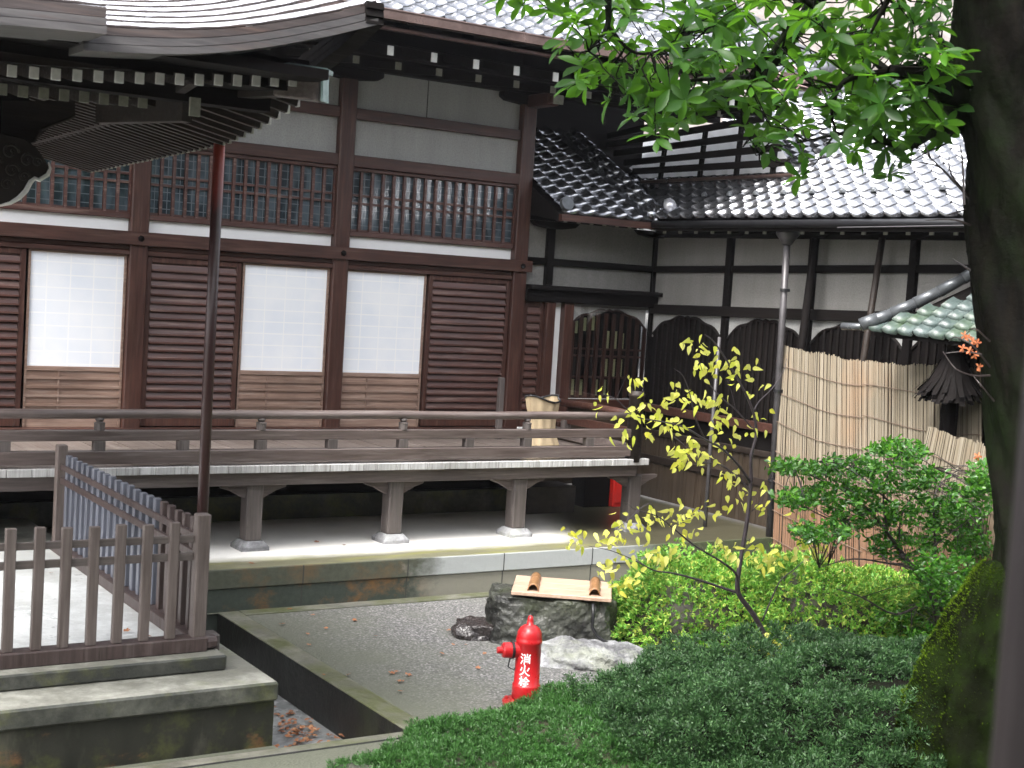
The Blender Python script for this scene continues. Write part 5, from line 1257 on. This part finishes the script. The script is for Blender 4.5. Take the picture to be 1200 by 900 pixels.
cl = [(600, -5), (612, 4), (645, 0), (650, 8), (668, 20), (690, 10), (720, 5), (735, 25), (690, 45), (700, 62), (712, 78), (730, 60), (745, 45), (760, 30), (760, 70), (740, 85), (722, 95), (700, 88), (685, 78), (680, 100), (695, 100), (740, 110), (757, 118), (770, 105), (780, 80), (790, 55), (800, 30), (780, 12), (812, 10), (820, 45), (822, 70), (812, 95), (800, 115), (785, 130), (765, 140), (780, 150), (772, 165), (800, 145), (815, 130), (835, 110), (830, 85), (845, 60), (840, 30), (850, 8), (870, 20), (865, 45), (862, 75), (855, 100), (870, 115), (885, 128), (850, 130),
      (880, 150), (900, 140), (910, 150), (890, 165), (905, 172), (925, 160), (935, 178), (938, 200), (895, 185), (915, 135), (940, 145), (960, 20), (975, 35), (990, 25), (1005, 40), (980, 55), (965, 60), (1000, 65), (1015, 60), (1030, 40), (1045, 30), (1035, 65), (1020, 85), (1000, 90), (985, 85), (1010, 105), (1030, 105), (1050, 95), (1065, 60), (1080, 45), (1095, 35), (1100, 60), (1110, 75), (1090, 80), (1115, 95), (1060, 110), (1075, 120), (1050, 130), (1030, 130), (1070, 145), (1095, 130), (1110, 150), (1085, 150), (1040, 150), (1020, 150), (1000, 145), (985, 125), (975, 145), (985, 170), (1000, 180), (1015, 170), (1032, 178), (1040, 200), (1058, 185), (1060, 165), (960, 115), (955, 100), (1118, 60), (1020, 20), (900, 10), (915, 25), (935, 30), (945, 15), (1060, 10), (1090, 5), (760, -15), (800, -20), (850, -25), (900, -20), (950, -25), (1000, -15), (1050, -30), (700, -25), (660, -25), (880, 60), (900, 50), (750, 130), (905, 100), (925, 110), (870, 5), (720, 120)]
def inside(x, y):
    if not 660 < x < 1125 or y > 185: return False
    if x < 800: return y < 60+(x-660)*.62
    if x < 870: return y < 135
    if x < 940: return y < 120
    return y < (150 if x < 1010 else 160)
for _ in range(210):
    x, y = rng.uniform(655, 1125), rng.uniform(-30, 185)
    if inside(x, y) and rng.uniform() < (.75 if x < 900 else .85): cl.append((x, y))
cl += [(rng.uniform(560, 1160), rng.uniform(-330, -30)) for _ in range(90)]
P = []; D = []; Uu = []; Ls = []
for x, y in cl:
    c = np.array(tp(x+rng.normal(0, 4), y+rng.normal(0, 4), rng.uniform(-.9, .9))); nn_ = bn[np.argmin(((bn-c)**2).sum(1))]
    mid = (nn_+c)/2+rng.normal(0, .03, 3)+np.array([0, 0, -.02]); m.tube([tuple(nn_), tuple(nn_*.6+mid*.4+rng.normal(0, .025, 3)), tuple(mid), tuple(c)], [.006, .005, .004, .003], 5)
    axd = unit(unit(c-mid)*.55+np.array([0, 0, .75])+rng.normal(0, .28, 3)); e1 = unit(np.cross(axd, [0.3, .2, 1])); e2 = np.cross(axd, e1); n = rng.integers(6, 10); a0 = rng.uniform(0, 6)
    for k in range(n):
        a = a0+k*2*math.pi/n+rng.normal(0, .2); dd = e1*math.cos(a)+e2*math.sin(a)+axd*rng.uniform(-.25, .75)+np.array([0, 0, -.12])+rng.normal(0, .12, 3)
        P.append(c+axd*rng.uniform(-.02, .02)); D.append(dd); Uu.append(axd+rng.normal(0, .35, 3)); Ls.append(rng.uniform(.09, .168))
m.build('branch', mt['bark'], tree, smooth=True)
Ls = np.array(Ls); npmesh('leaves', *leaves(np.array(P), D, Ls, Ls*rng.uniform(.16, .22, len(Ls)), np.array(Uu), rng.uniform(.0, .32, (len(Ls), 1))), mt['canopy'], tree)
# mossy rock at its foot
mc = far(1160, 790, 8.25)
mo = thing('mossy_rock', (mc[0], mc[1], G), 'tall pointed rock furred with moss leaning against the big tree trunk', 'rock')
def mrf(a, b):
    th = a*2*math.pi; t_ = b; wob = 1+.05*math.sin(th*7+b*9)+.04*math.sin(th*13-b*21)+.03*math.sin(b*34+th*3)
    top = np.array(far(1178, 655, 8.2)); bot = np.array([mc[0], mc[1], G-.02]); c = bot*(1-t_)+top*t_
    rad = (.46*(1-t_)**.62+.06)*(1+.08*math.sin(3*th+1)+.05*math.sin(5*th+4*t_)+.03*math.sin(11*th+9*t_))*wob if t_ < .999 else .01
    return (c[0]+rad*math.cos(th), c[1]+rad*math.sin(th), c[2])
grid('rock_body', mrf, 60, 40, mt['mossrock'], mo)
P = []; D = []
for k in range(26000):
    a, b = rng.uniform(0, 1), rng.uniform(0, .98)**.9; p = np.array(mrf(a, b)); th = a*2*math.pi
    if rng.uniform() > .06+1.2*max(0, math.cos(th-math.atan2(-rr[1], -rr[0])+.25))**5+(.5 if b > .9 else 0): continue
    P.append(p+np.array([0, 0, .01*math.sin(th*9+b*30)])); D.append(np.array([math.cos(th), math.sin(th), .9])+rng.normal(0, .4, 3))
npmesh('moss', *leaves(P, D, rng.uniform(.008, .018, len(P)), .003, None, .1, 'tri'), mt['moss'], mo)

# twigs with orange maple leaves, and bare twigs over the wing roof
mp = thing('maple_twig', tuple(far(1150, 440, 8.0)), 'bare purple twig with a few orange maple leaves left of the trunk', 'twig')
m = MB()
for pts_ in ([(1160, 430), (1140, 405), (1120, 395), (1112, 400)], [(1160, 440), (1140, 440), (1120, 432), (1105, 412)], [(1165, 470), (1150, 452), (1140, 440)], [(1150, 415), (1130, 412), (1108, 414)], [(1160, 400), (1142, 385), (1132, 392)]):
    pp = bez([tuple(far(x, y, 8.0+rng.uniform(-.1, .1))) for x, y in pts_]); m.tube(pp, list(np.linspace(.006, .002, len(pp))), 5)
m.build('stem', mt['twig'], mp)
P = []; D = []
for x, y in ((1130, 393), (1134, 396), (1140, 400), (1145, 402), (1128, 408), (1142, 416), (1147, 430), (1146, 535), (1136, 411)):
    c = far(x, y, 8.0)
    for k in range(5): P.append(c); a = k*1.25; D.append(rr*math.cos(a)+uu*math.sin(a)+rng.normal(0, .2, 3))
npmesh('leaves', *leaves(P, D, .026, .006, -fw+rng.normal(0, .3, (len(P), 3)), .1), mt['redleaf'], mp)
bt = thing('bare_twigs', tuple(far(1140, 250, 8.4)), 'leafless reddish twigs crossing the bright wing roof beside the trunk', 'twigs')
m = MB()
for pts_ in ([(1150, 250), (1120, 215), (1090, 185), (1060, 160)], [(1120, 215), (1100, 195), (1075, 190)], [(1090, 185), (1082, 165)], [(1130, 240), (1128, 190), (1125, 170)], [(1150, 270), (1120, 258), (1085, 258)], [(1150, 240), (1110, 252)], [(1140, 318), (1115, 303)], [(1140, 235), (1115, 205), (1112, 180)]):
    pp = bez([tuple(far(x, y, 8.3+rng.uniform(-.2, .2))) for x, y in pts_]); m.tube(pp, list(np.linspace(.008, .0025, len(pp))), 5)
m.build('stem', mt['twig'], bt)
bt = thing('bare_twigs', tuple(far(930, 100, 10.2)), 'pale pink leafless twigs before the hall roof corner', 'twigs')
m = MB()
for pts_ in ([(900, 95), (915, 108), (925, 125)], [(905, 80), (930, 98), (960, 105)], [(910, 85), (925, 105), (935, 108)], [(920, 70), (945, 90), (965, 105)], [(900, 88), (890, 105), (905, 110), (935, 112)], [(930, 110), (945, 92)]):
    pp = bez([tuple(far(x, y, 10.2+rng.uniform(-.2, .2))) for x, y in pts_]); m.tube(pp, list(np.linspace(.010, .005, len(pp))), 5)
m.build('stem', plain('pink_twig', (.34, .24, .22), .6), bt)

# ---------------- unseen corridor behind and above the viewer, added to shade the hall front
cor = thing('unseen_shading_corridor', (0, -1, G), 'unseen timber corridor with a deep roof, added behind the viewer to shade the hall front', 'building')
m = MB(); m.box(-14, 16, -4.6, -4.4, G, 4.5); m.build('wall', mt['hallx'], cor)
m = MB(); m.box(-14, 16, -4.4, 1.2, -1.72, -1.62); m.build('floor', mt['deck'], cor)
m = MB(); m.add([(-15, 1.75, 1.55), (17, 1.75, 1.55), (17, -5.5, 5.4), (-15, -5.5, 5.4), (-15, 1.75, 1.43), (17, 1.75, 1.43), (17, -5.5, 5.28), (-15, -5.5, 5.28)], [(0, 1, 2, 3), (4, 5, 6, 7), (0, 1, 5, 4), (1, 2, 6, 5), (2, 3, 7, 6), (3, 0, 4, 7)]); m.build('roof', mt['black'], cor)
for x in (-9, -5.5, -2):
    m = MB(); m.lathe((x, 1.0, G), [(.085, 0), (.085, 4.5)], 20); m.build('post', mt['hallz'], cor)
# ---------------- foreground post
fp = thing('veranda_post', (1.40, 1.02, G), 'out of focus brown post close to the viewer at the right edge', 'post')
d0 = ray(1170, 600); px_, py_ = d0[0]/d0[1], 1
c = np.array([1.30, 1.0])
side = np.array([rr[0], rr[1]]); side /= np.linalg.norm(side)
cen = np.array([1.296, 1.0])+side*.100
m = MB(); m.lathe((cen[0], cen[1], G), [(.085, 0), (.085, 4.2)], 28); m.build('shaft', wood('near_post_wood', (.03, .021, .021), (.07, .053, .053), 'z', .6, (.18, .15, .15), .3), fp, smooth=True)
m = MB(); m.lathe((cen[0], cen[1], G), [(.12, 0), (.12, .08), (.10, .10)], 28); m.build('footing', mt['rockpale'], fp)

# ================================================================== FALLEN LEAVES
def leafobj(P0, first=None):
    pass
V, F = leaves(np.zeros((5, 3)), [(math.cos(a), math.sin(a), .05) for a in (0, .9, 1.8, -.9, -1.8)], [.04, .034, .024, .034, .024], .009, np.tile([0, 0, 1.], (5, 1)), -.12)
lf0 = npmesh('fallen_leaf', V, F, mt['fallen'], loc=(0, 0, 0)); tag(lf0, None, 'leaf', 'fallen leaves scattered on the ground')
spots = [((340, 716), G), ((366, 722), G), ((383, 738), G), ((414, 728), G), ((361, 745), G), ((330, 733), G), ((362, 757), G), ((380, 793), G), ((407, 793), G), ((415, 729), G), ((458, 790), G), ((463, 789), G), ((470, 800), G), ((478, 792), G), ((519, 768), G), ((525, 740), G), ((530, 757), G), ((568, 768), G), ((545, 757), G), ((645, 808), G), ((655, 809), G), ((560, 785), G), ((440, 747), G), ((470, 812), G), ((294, 662), TZ), ((404, 640), TZ), ((453, 645), TZ), ((371, 637), TZ), ((636, 635), TZ), ((148, 742), -2.224), ((165, 747), -2.224), ((176, 748), -2.224), ((60, 673), -2.224)]
for i, (px, z) in enumerate(spots):
    q = onZ(*px, z); o = lf0 if i == 0 else lf0.copy()
    if i: S.collection.objects.link(o)
    o.location = (q[0], q[1], z+ZO+.012); o.rotation_euler = (rng.uniform(-.3, .3), rng.uniform(-.3, .3), rng.uniform(0, 6)); s_ = rng.uniform(.5, .95); o.scale = (s_, s_, s_)
    surf = 'grey gravel' if z == G else ('terrace stone below the veranda' if z == TZ else 'pale landing paving')
    o['label'] = 'small orange brown fallen leaf lying on the '+surf
P = []; D = []
for k in range(110):
    c = rng.normal(0, 1, 2); x = 3.85+c[0]*.13; y = 8.2+c[1]*.42
    if not (3.45 < x < 4.05 and 7.4 < y < 9.6): continue
    p = np.array([x, y, -2.993+rng.uniform(0, .03)]); a = rng.uniform(0, 6.28)
    for j in range(3): P.append(p); D.append((math.cos(a+j*.9), math.sin(a+j*.9), rng.uniform(-.1, .5)))
npmesh_o = npmesh('leaf_litter', *leaves(P, D, rng.uniform(.025, .045, len(P)), .011, np.tile([0, 0, 1.], (len(P), 1))+rng.normal(0, .3, (len(P), 3)), .2), mt['fallen'], loc=(3.8, 8.1, -3.0))
tag(npmesh_o, 'drift of wet orange leaves lying in the stone drain', 'leaf litter', kind='stuff')

hz = MB(); hz.box(-75, 135, -75, 175, -4.7, 45)
ho = tag(hz.build('haze', plain('unused_haze', (.8, .8, .8))), kind='stuff')
hm = bpy.data.materials.new('rain_haze'); hm.use_nodes = True; t = hm.node_tree; t.nodes.clear()
pv = N(t, 'ShaderNodeVolumePrincipled'); pv.inputs['Density'].default_value = .0005; pv.inputs['Color'].default_value = (.86, .88, .95, 1); pv.inputs['Anisotropy'].default_value = .2
ot = N(t, 'ShaderNodeOutputMaterial'); t.links.new(pv.outputs[0], ot.inputs['Volume']); ho.data.materials.clear(); ho.data.materials.append(hm)
for o in bpy.data.objects:
    if '_o' in o: del o['_o']
